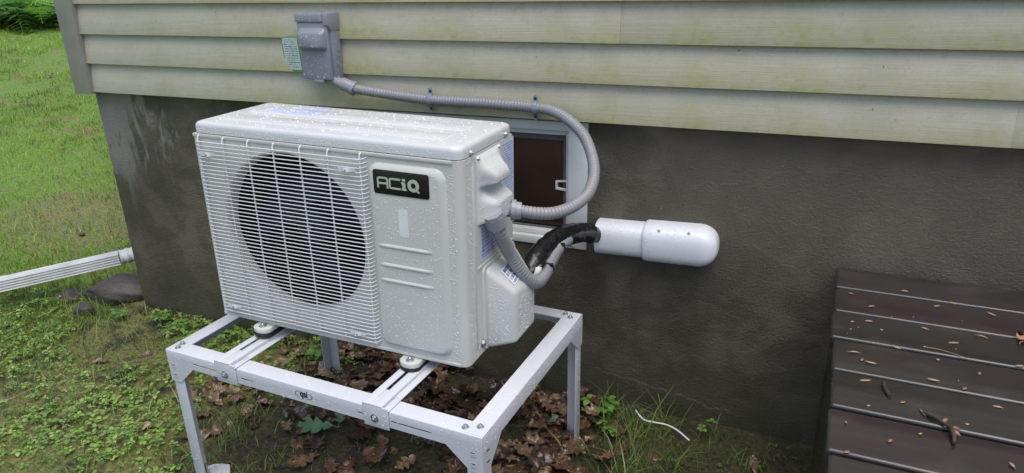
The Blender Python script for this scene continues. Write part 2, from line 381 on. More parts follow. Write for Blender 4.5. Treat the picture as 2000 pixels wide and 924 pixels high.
# ------------------------------------------------------------------ house
ZS, EX = .963, .1115
XC = -2.122
house = empty('house', (XC, 0, 0)); tag(house, 'house with grimy beige vinyl siding above a dark wet stucco foundation', 'house')
def hloc(o): o.location = Vector(o.location)-Vector(house.location); return o
WX0, WX1, WZ0, WZ1, XR, YB = -.884, -.0285, .545, .952, 5.5, 5
m = MB(); xs = [XC, WX0, WX1, XR]; zs = [-.35, WZ0, WZ1, 1.0]
for i in range(3):
    for j in range(3):
        if (i, j) == (1, 1): continue
        m.add([(xs[i], 0, zs[j]), (xs[i+1], 0, zs[j]), (xs[i+1], 0, zs[j+1]), (xs[i], 0, zs[j+1])], [(0, 1, 2, 3)])
for j in range(3): m.add([(XC, 0, zs[j]), (XC, 0, zs[j+1]), (XC, YB, zs[j+1]), (XC, YB, zs[j])], [(0, 1, 2, 3)])
d = .14
m.add([(WX0,0,WZ0),(WX1,0,WZ0),(WX1,0,WZ1),(WX0,0,WZ1),(WX0,d,WZ0),(WX1,d,WZ0),(WX1,d,WZ1),(WX0,d,WZ1)], [(0,1,5,4),(1,2,6,5),(2,3,7,6),(3,0,4,7)])
f = m.mesh('foundation', 'stucco', smooth=False)
bm = bmesh.new(); bm.from_mesh(f); bmesh.ops.remove_doubles(bm, verts=bm.verts, dist=1e-5)
for fc in bm.faces: pass
bm.to_mesh(f); bm.free()
hloc(link(bpy.data.objects.new('foundation', f), house))
MB().box(XC+.03, XR, .02, YB, 1.0, ZS+EX*14).build('wall_core', 'trim_beige', house).location = -Vector(house.location)
def board(x0, x1, z0, dy=0, side=False):
    e = EX-.0006
    sec = [(-.037, 0), (-.0195, e), (-.009, e), (-.009, .0)]
    m = MB()
    if not side: m.prism([(y+dy, z) for y, z in sec], 'x', x0, x1)
    else: m.add([(XC-.003+y, x0, z) for y, z in sec]+[(XC-.003+y, x1, z) for y, z in sec], [(0,1,2,3),(7,6,5,4),(0,4,5,1),(1,5,6,2),(2,6,7,3),(3,7,4,0)])
    o = m.build('siding_board', 'siding', house, bevel=.0012, seg=2); o.location = Vector((0, 0, z0))-Vector(house.location); return o
for i in range(14):
    seam = [1.017, 1.017, .065, .065, 1.6, 1.6, .5, .5, 1.9, 1.9, .3, .3, 1.2, 1.2][i]
    seam += (.004 if i % 2 else 0)
    board(-2.085, seam, ZS+EX*i, -.0026); board(seam-.0005, XR, ZS+EX*i, 0)
    board(.03, YB, ZS+EX*i, 0, True)
m = MB(); zt = ZS+EX*14
m.prism([(-2.169, -.05), (-2.078, -.05), (-2.078, -.012), (-2.083, -.012), (-2.083, -.044), (-2.163, -.044), (-2.163, .04), (-2.131, .04), (-2.131, .046), (-2.169, .046)], 'z', ZS-.008, zt)
m.build('corner_post', 'trim_beige', house, bevel=.0015).location = -Vector(house.location)
# cellar window
win = MB()
def ringbox(x0, x1, z0, z1, wx, wzt, wzb, y0, y1):
    return MB().box(x0, x0+wx, y0, y1, z0, z1).box(x1-wx, x1, y0, y1, z0, z1).box(x0+wx, x1-wx, y0, y1, z0, z0+wzb).box(x0+wx, x1-wx, y0, y1, z1-wzt, z1)
wf = ringbox(WX0+.002, WX1-.0015, WZ0+.002, WZ1, .062, .028, .026, -.006, .09).build('window', 'vinyl_frame', house, bevel=.002); wf.location = -Vector(house.location)
sash = ringbox(WX0+.064, WX1-.064, WZ0+.029, WZ1-.029, .012, .016, .016, .012, .05).build('sash', 'vinyl_frame', wf, bevel=.0015)
ringbox(WX0+.0765, WX1-.0765, WZ0+.0455, WZ1-.0455, .016, .022, .004, .034, .046).build('screen_frame', 'screen_frame', wf, bevel=.001)
MB().box(WX0+.0765, WX1-.0765, .048, .052, WZ0+.0455, WZ1-.0455).build('pane', 'pane', wf)
MB().box(WX0+.07, WX1-.07, .060, .068, WZ0+.035, WZ1-.035).build('room_backing', 'room_brown', wf)
m = MB(); lx0, lx1, lz0, lz1 = -.142, -.106, .727, .763
m.prism([(lx0, lz0+.003), (lx1, lz0), (lx1, lz0+.007), (lx0+.007, lz0+.010), (lx0+.007, lz1-.009), (lx1, lz1-.006), (lx1, lz1), (lx0, lz1-.004)], 'y', .018, .028)
m.build('latch', 'latch_white', wf, bevel=.002)

# ------------------------------------------------------------------ stand
SW, SD, ST = .974, .632, .4415
stand = empty('equipment_stand', (-.969, -.8205, 0), (0, 0, -.0419)); tag(stand, 'white powder-coated steel stand beaded with rain under the air conditioner', 'stand')
T = .003; RW, RH = .047, .043
def rail_front(name, y, face):
    """rail along x; the upright plate stands at y, the top plate goes inward (face=+1 inward is +y)"""
    m = MB(); o = face
    ya, yb = (y, y+T) if o > 0 else (y-T, y)
    top = (y, y+RW) if o > 0 else (y-RW, y)
    zlo, zs0, zs1 = ST-RH, ST-.0275, ST-.0225
    c_ = .0022; g_ = lambda v: y+o*v
    sec = [(g_(0), zs1), (g_(0), ST-c_), (g_(c_*.3), ST-c_*.3), (g_(c_), ST), (g_(RW), ST), (g_(RW), ST-T), (g_(T), ST-T), (g_(T), zs1)]
    m.prism(sec[::-1] if o > 0 else sec, 'x', 0, SW); m.box(0, SW, ya, yb, zlo, zs0)
    xs = [(0, .098), (.18, .275), (.315, .655), (.73-.01, .72), (.845, SW)]
    for a, b in ((0, .098), (.182, .272), (.315, .640), (.732-.03, .735), (.845, SW)): m.box(a, b, ya, yb, zs0, zs1)
    for s in (0, 1):
        P = [(0, zlo), (0, ST-.098), (.034, ST-.098), (.094, zlo)]
        if s: P = [(SW-a, b) for a, b in P][::-1]
        m.prism(P, 'y', ya, yb)
    return m.build(name, 'stand_paint', stand)
def rail_side(name, x, face):
    m = MB(); xa, xb = (x, x+T) if face > 0 else (x-T, x)
    top = (x, x+RW) if face > 0 else (x-RW, x)
    zlo = ST-RH; c_ = .0022; zt = ST+.0008; g_ = lambda v: x+face*v
    sec = [(g_(0), zlo), (g_(0), zt-c_), (g_(c_*.3), zt-c_*.3), (g_(c_), zt), (g_(RW), zt), (g_(RW), zt-T), (g_(T), zt-T), (g_(T), zlo)]
    L = [[(a, t, b) for a, b in sec] for t in (T+.0005, SD-T-.0005)]; m.loops(L)
    for s in (0, 1):
        P = [(T+.0005, zlo), (T+.0005, ST-.098), (.034, ST-.098), (.094, zlo)]
        if s: P = [(SD-a, b) for a, b in P][::-1]
        m.prism(P, 'x', xa, xb)
    return m.build(name, 'stand_paint', stand)
rail_front('front_rail', 0, 1); rail_front('back_rail', SD, -1); rail_side('side_rail', 0, 1); rail_side('side_rail', SW, -1)
def bolt(parent, p, n=(0, 0, 1), r=.0065, washer=True):
    n = Vector(n).normalized(); p = Vector(p); m = MB()
    if washer: m.cyl(p, p+n*.0015, r*1.45, n=14)
    m.cyl(p+n*.0015, p+n*.0065, r, r*.92, n=6); m.cyl(p+n*.0065, p+n*.0085, r*.6, r*.35, n=10)
    return m.build('bolt', 'zinc', parent)
for bx, by in ((.028, .018), (.022, .038), (SW-.052, .020), (SW-.022, .034), (SW-.045, SD-.022), (SW-.024, SD-.038), (.03, SD-.02), (.022, SD-.04)):
    bolt(stand, (bx, by, ST+.0005), r=.0058)
# square adjustment slots pressed in the gussets
for yv, nrm in ((-.0006, 1),):
    for gx_ in (.014, SW-.030):
        for gz in (ST-.050, ST-.080):
            m = MB(); m.box(gx_, gx_+.012, yv-.0004, yv+.0002, gz-.007, gz+.007); m.build('punched_tab', 'stand_paint', stand, bevel=.0003)
            MB().box(gx_+.001, gx_+.011, yv-.0012, yv-.0006, gz+.0045, gz+.0065).build('slot', 'ink', stand)
for gy_ in (.018,):
    for gz in (ST-.050, ST-.080): MB().box(SW+.0001, SW+.001, gy_, gy_+.011, gz+.002, gz+.005).build('slot', 'ink', stand)
# legs
LEG = .040
def leg(cx, cy, sx, sy, zb):
    lg = MB(); g = .0035
    x0, y0 = cx+sx*g, cy+sy*g
    def bx(m, xa, xb, ya, yb, za, zb_): m.box(min(xa, xb), max(xa, xb), min(ya, yb), max(ya, yb), za, zb_)
    bx(lg, x0, x0+sx*LEG, y0, y0+sy*T, zb+.006, ST-T-.001)
    bx(lg, x0, x0+sx*T, y0+sy*T, y0+sy*LEG, zb+.006, ST-T-.001)
    o = lg.build('leg', 'stand_paint', stand, bevel=.0008)
    m = MB(); fx, fy = x0+sx*.03, y0+sy*.03
    def out(r, n=14): return [(fx+r*math.cos(2*PI*i/n)*(1+.12*math.sin(3*i)), fy+r*math.sin(2*PI*i/n)*(1+.1*math.cos(2*i))) for i in range(n)]
    m.prism(out(.052), 'z', zb-.004, zb+.001); bx(m, x0, x0+sx*.05, y0, y0+sy*.05, zb+.0015, zb+.0055)
    m.build('foot', 'stand_paint', o, bevel=.0008)
    b = bolt(o, (x0+sx*.022, y0+sy*.022, zb+.0058), r=.006)
    MB().cyl((x0+sx*.022, y0+sy*.022, zb+.012), (x0+sx*.022, y0+sy*.022, zb+.045), .004, n=8).build('stud', 'zinc', o)
leg(0, 0, 1, 1, .004); leg(SW, 0, -1, 1, .0); leg(SW, SD, -1, -1, .002); leg(0, SD, 1, -1, -.006)
# cross rails
def cross(x0):
    x1 = x0+.076; zt = ST+.012; m = MB()
    sl = (x0+.024, x0+.034); yy = (-.0045, SD+.0045)
    a, b = x0+.004, x1-.018
    m.box(a, sl[0], *yy, zt-T, zt); m.box(sl[1], b, *yy, zt-T, zt)
    for p, q in ((yy[0], .062), (.215, SD-.215), (SD-.062, yy[1])): m.box(sl[0], sl[1], p, q, zt-T, zt)
    m.box(b-T, b, yy[0], yy[1], ST+.004, zt-T); m.box(b-T, x1, *(.0515, SD-.0515), ST+.0012, ST+.004)
    m.box(b, x1, yy[0], .0515, ST+.0012, ST+.004); m.box(b, x1, SD-.0515, yy[1], ST+.0012, ST+.004)
    m.box(a, a+T, *yy, ST+.0012, zt-T)
    m.box(a, x1-.002, -.0045, -.0012, ST-.049, zt-T); m.box(a, x1-.002, SD+.0012, SD+.0045, ST-.049, zt-T)
    o = m.build('cross_rail', 'stand_paint', stand, bevel=.0007)
    bolt(o, (x0+.036, -.0046, ST-.024), (0, -1, 0), r=.0075)
    return o
cross(.184); cross(.657)
# maker's mark on the front rail
def text_mesh(body, size, name, mat, parent, loc, rot, shear=0, sx=1, bold=.0):
    cu = bpy.data.curves.new(name, 'FONT'); cu.body = body; cu.size = size; cu.extrude = .0002; cu.shear = shear; cu.align_x = 'CENTER'; cu.offset = bold
    t = bpy.data.objects.new(name, cu); COL.objects.link(t); bpy.context.view_layer.update()
    me = bpy.data.meshes.new_from_object(t.evaluated_get(bpy.context.evaluated_depsgraph_get())); bpy.data.objects.remove(t)
    me.materials.clear(); me.materials.append(M[mat]); me.name = name
    o = link(bpy.data.objects.new(name, me), parent); o.location = loc; o.rotation_euler = rot; o.scale = (sx, 1, 1); return o
mark = text_mesh('qsi', .026, 'printed_mark', 'ink', stand, (.478, -.0006, ST-.026), (PI/2, 0, 0), .10, .85, .0007)
m = MB()
for a0, a1 in ((100, 235), (-80, 55)):
    pts = [(.478+.0265*math.cos(R(a)), -.0005, ST-.021+.0105*math.sin(R(a))) for a in np.linspace(a0, a1, 14)]
    m.tube(pts, lambda i: .0007*math.sin(PI*(i+.6)/14.2), 5)
m.build('printed_ring', 'ink', stand)
sp = []
for _ in range(1500):
    c = rnd.random()
    if c < .30: sp.append(((rnd.uniform(0, SW), -.0001, ST-rnd.uniform(.002, RH)), (0, -1, 0), dr()))
    elif c < .42: sp.append(((rnd.uniform(0, SW), rnd.uniform(.002, RW), ST), (0, 0, 1), dr(.0008, .003)))
    elif c < .68: sp.append(((SW+.0001, rnd.uniform(.004, SD), ST-rnd.uniform(.002, RH)), (1, 0, 0), dr()))
    elif c < .76: sp.append(((rnd.uniform(SW-RW, SW), rnd.uniform(.05, SD), ST+.0008), (0, 0, 1), dr(.0008, .003)))
    elif c < .84: sp.append(((.0036+rnd.uniform(0, .04), .0034, rnd.uniform(.03, ST-.1)), (0, -1, 0), dr()))
    elif c < .92: sp.append(((SW-.0034, SD-.0035-rnd.uniform(0, .04), rnd.uniform(.03, ST-.1)), (1, 0, 0), dr()))
    else:
        x0 = rnd.choice((.188, .661)); sp.append(((x0+rnd.uniform(0, .07), -.0046, ST-rnd.uniform(-.006, .047)), (0, -1, 0), dr()))
drops(stand, sp)

# ------------------------------------------------------------------ air conditioner
AW, AD, AH, ZC = .7755, .292, .555, .525
ac = empty('air_conditioner', (-.897, -.669, .4868), (0, .0182, 0)); tag(ac, 'rain-beaded off-white mini-split outdoor unit with a round fan grille', 'air conditioner')
RC = .022
RCL = .008
def outline(ins=0, rf=RC, rb=.012, rl=None):
    rl = RCL+ins*.5 if rl is None else rl
    o = []; x0, x1, y0, y1 = ins, AW-ins, ins, AD-ins
    for cx, cy, a, r in ((x1-rb, y1-rb, 0, rb), (x0+rb, y1-rb, 90, rb), (x0+rl, y0+rl, 180, rl), (x1-rf, y0+rf, 270, rf)):
        o += [(cx+r*math.cos(R(a+18*i)), cy+r*math.sin(R(a+18*i))) for i in range(6)]
    return o
ol = outline()
m = MB(); n = len(ol)      # shell without the flat front (between the two front corner arcs) and without a top
zz = [0.004, .010, ZC]
i0 = 17                    # last point of the front-left arc
for k_ in range(n):
    if k_ == i0: continue
    a, b = ol[k_], ol[(k_+1) % n]
    m.add([(*a, .004), (*b, .004), (*b, ZC), (*a, ZC)], [(0, 1, 2, 3)])
m.add([(*p, .004) for p in ol], [tuple(range(n))[::-1]])
m.add([(*p, ZC-.001) for p in outline(.001)], [tuple(range(n))])
me = m.mesh('casing', 'ac_paint', weld=True)
link(bpy.data.objects.new('casing', me), ac)
# front panel with fan opening and bell mouth
FX, FZ, FR = .288, .283, .214
m = MB(); NS = 72; x0, x1, z0, z1 = RCL, AW-RC, .004, ZC
def sq(a):
    dx, dz = math.cos(a), math.sin(a); t = 1e9
    if dx > 1e-9: t = min(t, (x1-FX)/dx)
    if dx < -1e-9: t = min(t, (x0-FX)/dx)
    if dz > 1e-9: t = min(t, (z1-FZ)/dz)
    if dz < -1e-9: t = min(t, (z0-FZ)/dz)
    return (FX+dx*t, FZ+dz*t)
angs = sorted(set([2*PI*i/NS for i in range(NS)]+[math.atan2(cz-FZ, cx-FX) % (2*PI) for cx in (x0, x1) for cz in (z0, z1)]))
cir = lambda r, y: [(FX+r*math.cos(a), y, FZ+r*math.sin(a)) for a in angs]
m.loops([[(p[0], 0, p[1]) for p in map(sq, angs)], cir(FR+.004, 0), cir(FR, .003), cir(FR-.003, .010), cir(FR-.005, .024), cir(FR-.005, .034), cir(FR+.004, .036)], False, False)
fp = m.build('front_panel', 'ac_paint', ac)
MB().box(.004, AW-.022, -.0035, -.0004, ZC-.008, ZC+.001).build('top_flange', 'ac_paint', ac, bevel=.0018)
MB().box(.006, AW-.02, -.003, -.0004, .0045, .013).build('bottom_flange', 'ac_paint', ac, bevel=.0012)
# interior
MB().box(.025, AW-.03, .20, .205, .02, ZC-.01).build('coil', 'coil', ac)
MB().box(.02, .024, .04, .2, .02, ZC-.01).box(.54, .544, .04, .2, .02, ZC-.01).box(.0245, .5395, .04, .2, .012, .016).box(.0245, .5395, .04, .2, ZC-.012, ZC-.008).build('inner_lining', 'ac_dark', ac)
m = MB()
for z in (.20, .37): m.box(.025, .5395, .186, .192, z-.012, z+.012)
m.build('motor_bracket', 'coil', ac)
fan = MB().cyl((FX, .075, FZ), (FX, .155, FZ), .050, .055, 28).cyl((FX, .068, FZ), (FX, .0748, FZ), .030, .046, 28).build('fan', 'fan_plastic', ac)
MB().cyl((FX, .060, FZ), (FX, .0675, FZ), .009, .008, 6).build('hub_nut', 'zinc', fan)
for b in range(3):
    m = MB(); a0 = R(20+120*b)
    def bl(u, v, off=0):
        r = .048+.146*u; a = a0+R(88)*(v-.5)*(1-.10*u)+R(26)*u*u; y = .118-.052*(v-.5)*2*(.55+.45*u)+off
        return (FX+r*math.cos(a), y, FZ+r*math.sin(a))
    nu, nv = 7, 10; top = [bl(i/nu, j/nv) for i in range(nu+1) for j in range(nv+1)]; bot = [bl(i/nu, j/nv, .003) for i in range(nu+1) for j in range(nv+1)]
    K = len(top); fs = []
    for i in range(nu):
        for j in range(nv):
            q_ = (i*(nv+1)+j, (i+1)*(nv+1)+j, (i+1)*(nv+1)+j+1, i*(nv+1)+j+1); fs += [q_, tuple(K+t for t in q_[::-1])]
    for j in range(nv): fs += [(j, j+1, K+j+1, K+j), (nu*(nv+1)+j+1, nu*(nv+1)+j, K+nu*(nv+1)+j, K+nu*(nv+1)+j+1)]
    for i in range(nu): fs += [((i+1)*(nv+1), i*(nv+1), K+i*(nv+1), K+(i+1)*(nv+1)), (i*(nv+1)+nv, (i+1)*(nv+1)+nv, K+(i+1)*(nv+1)+nv, K+i*(nv+1)+nv)]
    m.add(top+bot, fs); m.build('blade', 'fan_plastic', fan)
# wire grille
GX0, GX1, GZ0, GZ1, GY = .021, .527, .020, .516, -.0135
gvx = [.026, .107, .187, .266, .346, .427, .517]
grille = MB().tube([(GX0+.003, GY+.003, GZ0+.004), (GX1-.006, GY+.003, GZ0+.004)], .0019, 6).build('grille', 'wire', ac)
NW = 47
wm = MB().tube([(GX0-.001, -.0008, 0), (GX0, GY+.004, 0), (GX0+.004, GY, 0), (GX1-.012, GY, 0), (GX1-.004, GY+.0035, .0012), (GX1+.003, -.0008, .0035)], .0014, 6).mesh('wire', 'wire')
for i in range(NW):
    o = link(bpy.data.objects.new('wire', wm), grille); o.location = (0, 0, GZ0+.008+(GZ1-GZ0-.016)*i/(NW-1))
vm = MB().tube([(0, -.0008, GZ0-.004), (0, GY+.007, GZ0-.001), (0, GY+.0035, GZ0+.004), (0, GY+.0035, GZ1-.002), (0, GY+.006, GZ1+.004), (0, -.0008, GZ1+.007)], .0021, 6).mesh('upright_wire', 'wire')
for xx in gvx:
    o = link(bpy.data.objects.new('upright_wire', vm), grille); o.location = (xx, 0, 0)
for cx, cz in ((.058, .478), (.482, .482), (.064, .047), (.470, .047)):
    m = MB(); m.grid(lambda u, v: (cx-.024+.048*u, GY-.0024-.0075*math.sin(PI*min(1, max(0, (u-.2)/.55)))**2*(1-.5*v), cz-.007*(1-.5*u)+.013*v*(1-.35*u)), 14, 4)
    m.grid(lambda u, v: (cx-.024+.048*u, GY-.0012, cz-.007*(1-.5*u)+.013*v*(1-.35*u)), 4, 2)
    o = m.build('clip', 'wire', grille); bolt(o, (cx+.002, GY-.009, cz), (0, -1, 0), r=.0035, washer=False)
# raised service panel on the right of the front
def panel_loop(x0, x1, z0, z1, r, y): return [(a, y, b) for a, b in rrect(x0, x1, z0, z1, r)]
PX0, PX1, PZ0, PZ1 = .533, .737, .026, .504
m = MB().loops([panel_loop(PX0, PX1, PZ0, PZ1, .030, .0005), panel_loop(PX0+.002, PX1-.003, PZ0+.002, PZ1-.002, .029, -.0030), panel_loop(PX0+.008, PX1-.013, PZ0+.008, PZ1-.013, .022, -.0088), panel_loop(PX0+.010, PX1-.018, PZ0+.010, PZ1-.017, .020, -.0092)], False, True)
pan = m.build('service_panel', 'ac_paint', ac, ang=60)
for z in (.301, .2515, .2105):
    m = MB(); m.grid(lambda u, v: (.550+.146*u, -.0093-.0032*math.sin(PI*v)*min(1, 9*u, 9*(1-u))+.0004*(v-.5), z-.0055+.011*v), 16, 6); m.build('rib', 'ac_paint', pan, ang=80)
o = MB().box(0, .024, 0, .068, 0, .0004).build('film_sticker', 'sticker_plain', pan); o.rotation_euler = (PI/2, 0, 0); o.location = (.612, -.0094, .331)
# badge
bd = MB(); bd.prism(rrect(.551, .6975, .432, .490, .006, 4), 'y', -.0110, -.0093); badge = bd.build('badge', 'badge_black', ac, bevel=.0005)
YL0, YL1 = -.0116, -.0111
def letter(polys):
    m = MB()
    for p in polys: m.prism(p, 'y', YL0, YL1)
    return m.build('letter', 'badge_letter', badge, smooth=False)
def rc(x0, x1, z0, z1): return [(x0, z0), (x1, z0), (x1, z1), (x0, z1)]
bx, bz = .5615, .4465; t = .0046; h = .027
def arc(cx, cz, ro, ri, a0, a1, n=6):
    A = np.linspace(R(a0), R(a1), n); return [(cx+ro*math.cos(a), cz+ro*math.sin(a)) for a in A]+[(cx+ri*math.cos(a), cz+ri*math.sin(a)) for a in A[::-1]]
wA = .0300; rr = .006
letter([rc(bx, bx+t, bz, bz+h-rr), rc(bx+wA-t, bx+wA, bz, bz+h-rr), rc(bx+rr, bx+wA-rr, bz+h-t, bz+h), arc(bx+rr, bz+h-rr, rr, rr-t, 90, 180), arc(bx+wA-rr, bz+h-rr, rr, rr-t, 0, 90), rc(bx+t, bx+wA-t, bz+.0095, bz+.0095+t)])
cx = bx+wA+.0018; wC = .0310
letter([rc(cx, cx+t, bz+rr, bz+h-rr), rc(cx+rr, cx+wC, bz+h-t, bz+h), rc(cx+rr, cx+wC, bz, bz+t), arc(cx+rr, bz+h-rr, rr, rr-t, 90, 180), arc(cx+rr, bz+rr, rr, rr-t, 180, 270)])
ix = cx+wC+.0022
letter([rc(ix+.002, ix+.0105, bz+h-.0052, bz+h+.0005), rc(ix+.002, ix+.0105, bz+.0043, bz+h-.0076), rc(ix-.0002, ix+.002, bz+h-.0118, bz+h-.0076), rc(ix, ix+.0132, bz, bz+.0043)])
qx, qz, qr = ix+.0158+.0152, bz+.0138, .0150
letter([arc(qx, qz, qr, qr-.0086, a, a+90.0, 9) for a in (0, 90, 180, 270)]+[[(qx+.0028, qz-.0045), (qx+.0060, qz-.0018), (qx+.0072, qz-.0058), (qx+.0050, qz-.0080)], [(qx+.0075, qz-.0128), (qx+.0110, qz-.0098), (qx+.0165, qz-.0140), (qx+.0130, qz-.0172)]])
# top cover
m = MB(); C = lambda ins, z, rf=.026, rb=.016: [(a, b, z) for a, b in outline(ins, rf, rb, .014)]
m.loops([C(.0035, ZC+.0012), C(.0035, AH-.012), C(.0050, AH-.006), C(.0090, AH-.0018), C(.0150, AH)], False, True)
top = m.build('top_cover', 'ac_cover', ac, ang=50)
for (y0, y1) in ((.050, .115), (.150, .215)):      # long pressed plateaus
    MB().loops([[(a, b, AH-.0004) for a, b in rrect(.05, AW-.07, y0, y1, .012)], [(a, b, AH+.0028) for a, b in rrect(.056, AW-.076, y0+.006, y1-.006, .010)]], False, True).build('pressed_band', 'ac_cover', top, ang=60)
MB().box(0, .175, 0, .040, 0, .0004).build('printed_notice', 'print_top', top).location = (.090, .160, AH+.0029)
MB().box(0, .100, 0, .028, 0, .0004).build('printed_notice', 'print_top', top).location = (.150, .225, AH+.0004)
for y in (.050, .243): bolt(top, (AW-.0036, y, AH-.021), (1, 0, 0), r=.0052, washer=False)
for y, z in ((.076, .514), (.190, .516)): bolt(ac, (AW+.0002, y, z), (1, 0, 0), r=.0046, washer=False)
# terminal cover: heightfield on the right side
def sstep(a, b, v):
    t = min(1, max(0, (v-a)/(b-a))); return t*t*(3-2*t)
def term(u, v):
    y = .070+.140*u; z = .350+.170*v
    up = sstep(.524, .462, z)*sstep(.440, .452, z)*.036
    lo = sstep(.436, .398, z)*.036
    w_ = sstep(.070, .108, y+.012*sstep(.45, .5, z))*sstep(.208, .190-.035*sstep(.40, .52, z), y)
    dd = .004+max(up, lo)*w_
    e_ = min(1, 22*u, 22*(1-u), 26*v, 26*(1-v))
    return (AW+.0002+dd*(e_ if e_ < 1 else 1), y, z)
m = MB(); m.grid(term, 44, 44); tc_ = m.build('terminal_cover', 'plastic_white', ac, ang=75)
m = MB(); m.box(AW+.0003, AW+.034, .100, .192, .351, .356); m.build('cover_floor', 'plastic_white', tc_)
# side crease and louvre line
MB().box(AW-.0006, AW+.0022, .047, .056, .03, .50).build('side_rib', 'ac_paint', ac, bevel=.0012)
MB().box(AW-.0006, AW+.0022, .066, .288, .240, .246).build('side_rib', 'ac_paint', ac, bevel=.0012)
# printed labels on the side
def sheet(name, mat, y0, y1, z0, z1, parent):
    o = MB().box(0, y1-y0, 0, z1-z0, 0, .0004).build(name, mat, parent); o.rotation_euler = (PI/2, 0, PI/2); o.location = (AW+.0004, y0, z0); return o
sheet('rating_label', 'print_rating', .214, .289, .330, .520, ac); sheet('wiring_label', 'print_table', .080, .222, .256, .342, ac)
# valve cover
V8 = [(AW, .098, .004), (AW, .290, .004), (AW, .290, .232), (AW, .098, .232), (AW+.072, .136, .016), (AW+.074, .262, .016), (AW+.074, .262, .150), (AW+.072, .136, .163)]
vc = MB().add(V8, [(0,1,2,3),(4,7,6,5),(0,3,7,4),(1,5,6,2),(3,2,6,7),(0,4,5,1)])
vcv = vc.build('valve_cover', 'plastic_white', ac, bevel=.013, seg=4, ang=50)
MB().loops([[(AW+.0003, a, b) for a, b in rrect(.088, .291, .003, .238, .018)], [(AW+.004, a, b) for a, b in rrect(.091, .289, .006, .235, .016)]], False, True).build('cover_flange', 'plastic_white', vcv)
p0, p1, p2 = Vector(V8[3]), Vector(V8[2]), Vector(V8[7]); nrm = (p2-p0).cross(p1-p0).normalized(); nrm = nrm if nrm.z > 0 else -nrm
ex = Vector((0, 1, 0)); ex = (ex-nrm*ex.dot(nrm)).normalized(); ey = nrm.cross(ex)
o = MB().box(0, .072, 0, .050, 0, .0005).build('barcode_sticker', 'print_barcode', vcv)
Rm = Matrix((ex, ey, nrm)).transposed().to_4x4(); Rm.translation = Vector((AW+.017, .140, .2195)) + ex*0
pl = (Vector(V8[3])); c0 = Vector((AW+.060, .150, 0)); c0.z = pl.z-(nrm.x*(c0.x-pl.x)+nrm.y*(c0.y-pl.y))/nrm.z
Rm.translation = c0+nrm*.0006; o.matrix_local = Rm @ Matrix.Rotation(R(6), 4, 'Z')
bolt(ac, (AW+.0005, .085, .032), (1, 0, 0), r=.009, washer=True)
# feet
def foot(xl, front):
    y0 = 0 if front else AD; s = -1 if front else 1
    P = [(xl-.026, y0-s*.05), (xl-.026, y0+s*.020), (xl-.018, y0+s*.030), (xl-.006, y0+s*.035), (xl+.010, y0+s*.035), (xl+.022, y0+s*.030), (xl+.030, y0+s*.020), (xl+.030, y0-s*.05)]
    if not front: P = P[::-1]
    m = MB().prism(P, 'z', -.012, .002); o = m.build('foot', 'ac_paint', ac, bevel=.003)
    dz = -.0255
    MB().prism([(a*1, b) for a, b in P], 'z', dz, -.0122).build('rubber_pad', 'rubber', o, bevel=.002)
    bolt(o, (xl+.002, y0+s*.016, .0022), r=.0075)
for xl in (.152, .618):
    foot(xl, True); foot(xl, False)
# rain on the unit
sp = []
for _ in range(2600): sp.append(((rnd.uniform(PX0+.012, PX1-.016), -.0092, rnd.uniform(PZ0+.012, PZ1-.016)), (0, -1, 0), dr(.0006, .0019)))
for _ in range(800): sp.append(((rnd.uniform(PX1-.002, AW-.02), 0, rnd.uniform(.01, ZC-.012)), (0, -1, 0), dr()))
for _ in range(350): sp.append(((rnd.uniform(.02, AW), 0, rnd.choice((rnd.uniform(.505, .515), rnd.uniform(.014, .024)))), (0, -1, 0), dr()))
for _ in range(700): sp.append(((rnd.uniform(.02, AW-.03), .0035, rnd.uniform(ZC+.002, AH-.013)), (0, -1, 0), dr()))
for _ in range(900): sp.append(((AW, rnd.uniform(.024, .065), rnd.uniform(.01, ZC)), (1, 0, 0), dr()))
for _ in range(1000):
    x_, y_ = rnd.uniform(.02, AW-.02), rnd.uniform(.02, AD-.02); on = .058 < x_ < AW-.078 and (.058 < y_ < .107 or .158 < y_ < .207)
    sp.append(((x_, y_, AH+(.0028 if on else 0)), (0, 0, 1), dr(.0008, .0032)))
for _ in range(500):
    u_, v_ = rnd.random(), rnd.random(); a = Vector(term(u_, v_)); b = Vector(term(u_+.01, v_)); c = Vector(term(u_, v_+.01))
    nn = (b-a).cross(c-a); nn = nn if nn.x > 0 else -nn; sp.append((a, nn, dr()))
for _ in range(420): sp.append(((AW+.0735, rnd.uniform(.15, .25), rnd.uniform(.03, .14)), (1, 0, 0), dr()))
nf = (Vector(V8[7])-Vector(V8[0])).cross(Vector(V8[4])-Vector(V8[0])); nf = nf if nf.y < 0 else -nf
for _ in range(380):
    u_, v_ = rnd.uniform(.12, .85), rnd.uniform(.08, .9); a = Vector(V8[0]).lerp(Vector(V8[3]), v_); b = Vector(V8[4]).lerp(Vector(V8[7]), v_); sp.append((a.lerp(b, u_), nf, dr()))
for _ in range(260):     # hanging along the bottom lip
    sp.append(((rnd.uniform(.02, AW-.02), -.001+rnd.uniform(0, .006), .0035), (0, -.3, -1), dr(.001, .0026)))
drops(ac, sp)

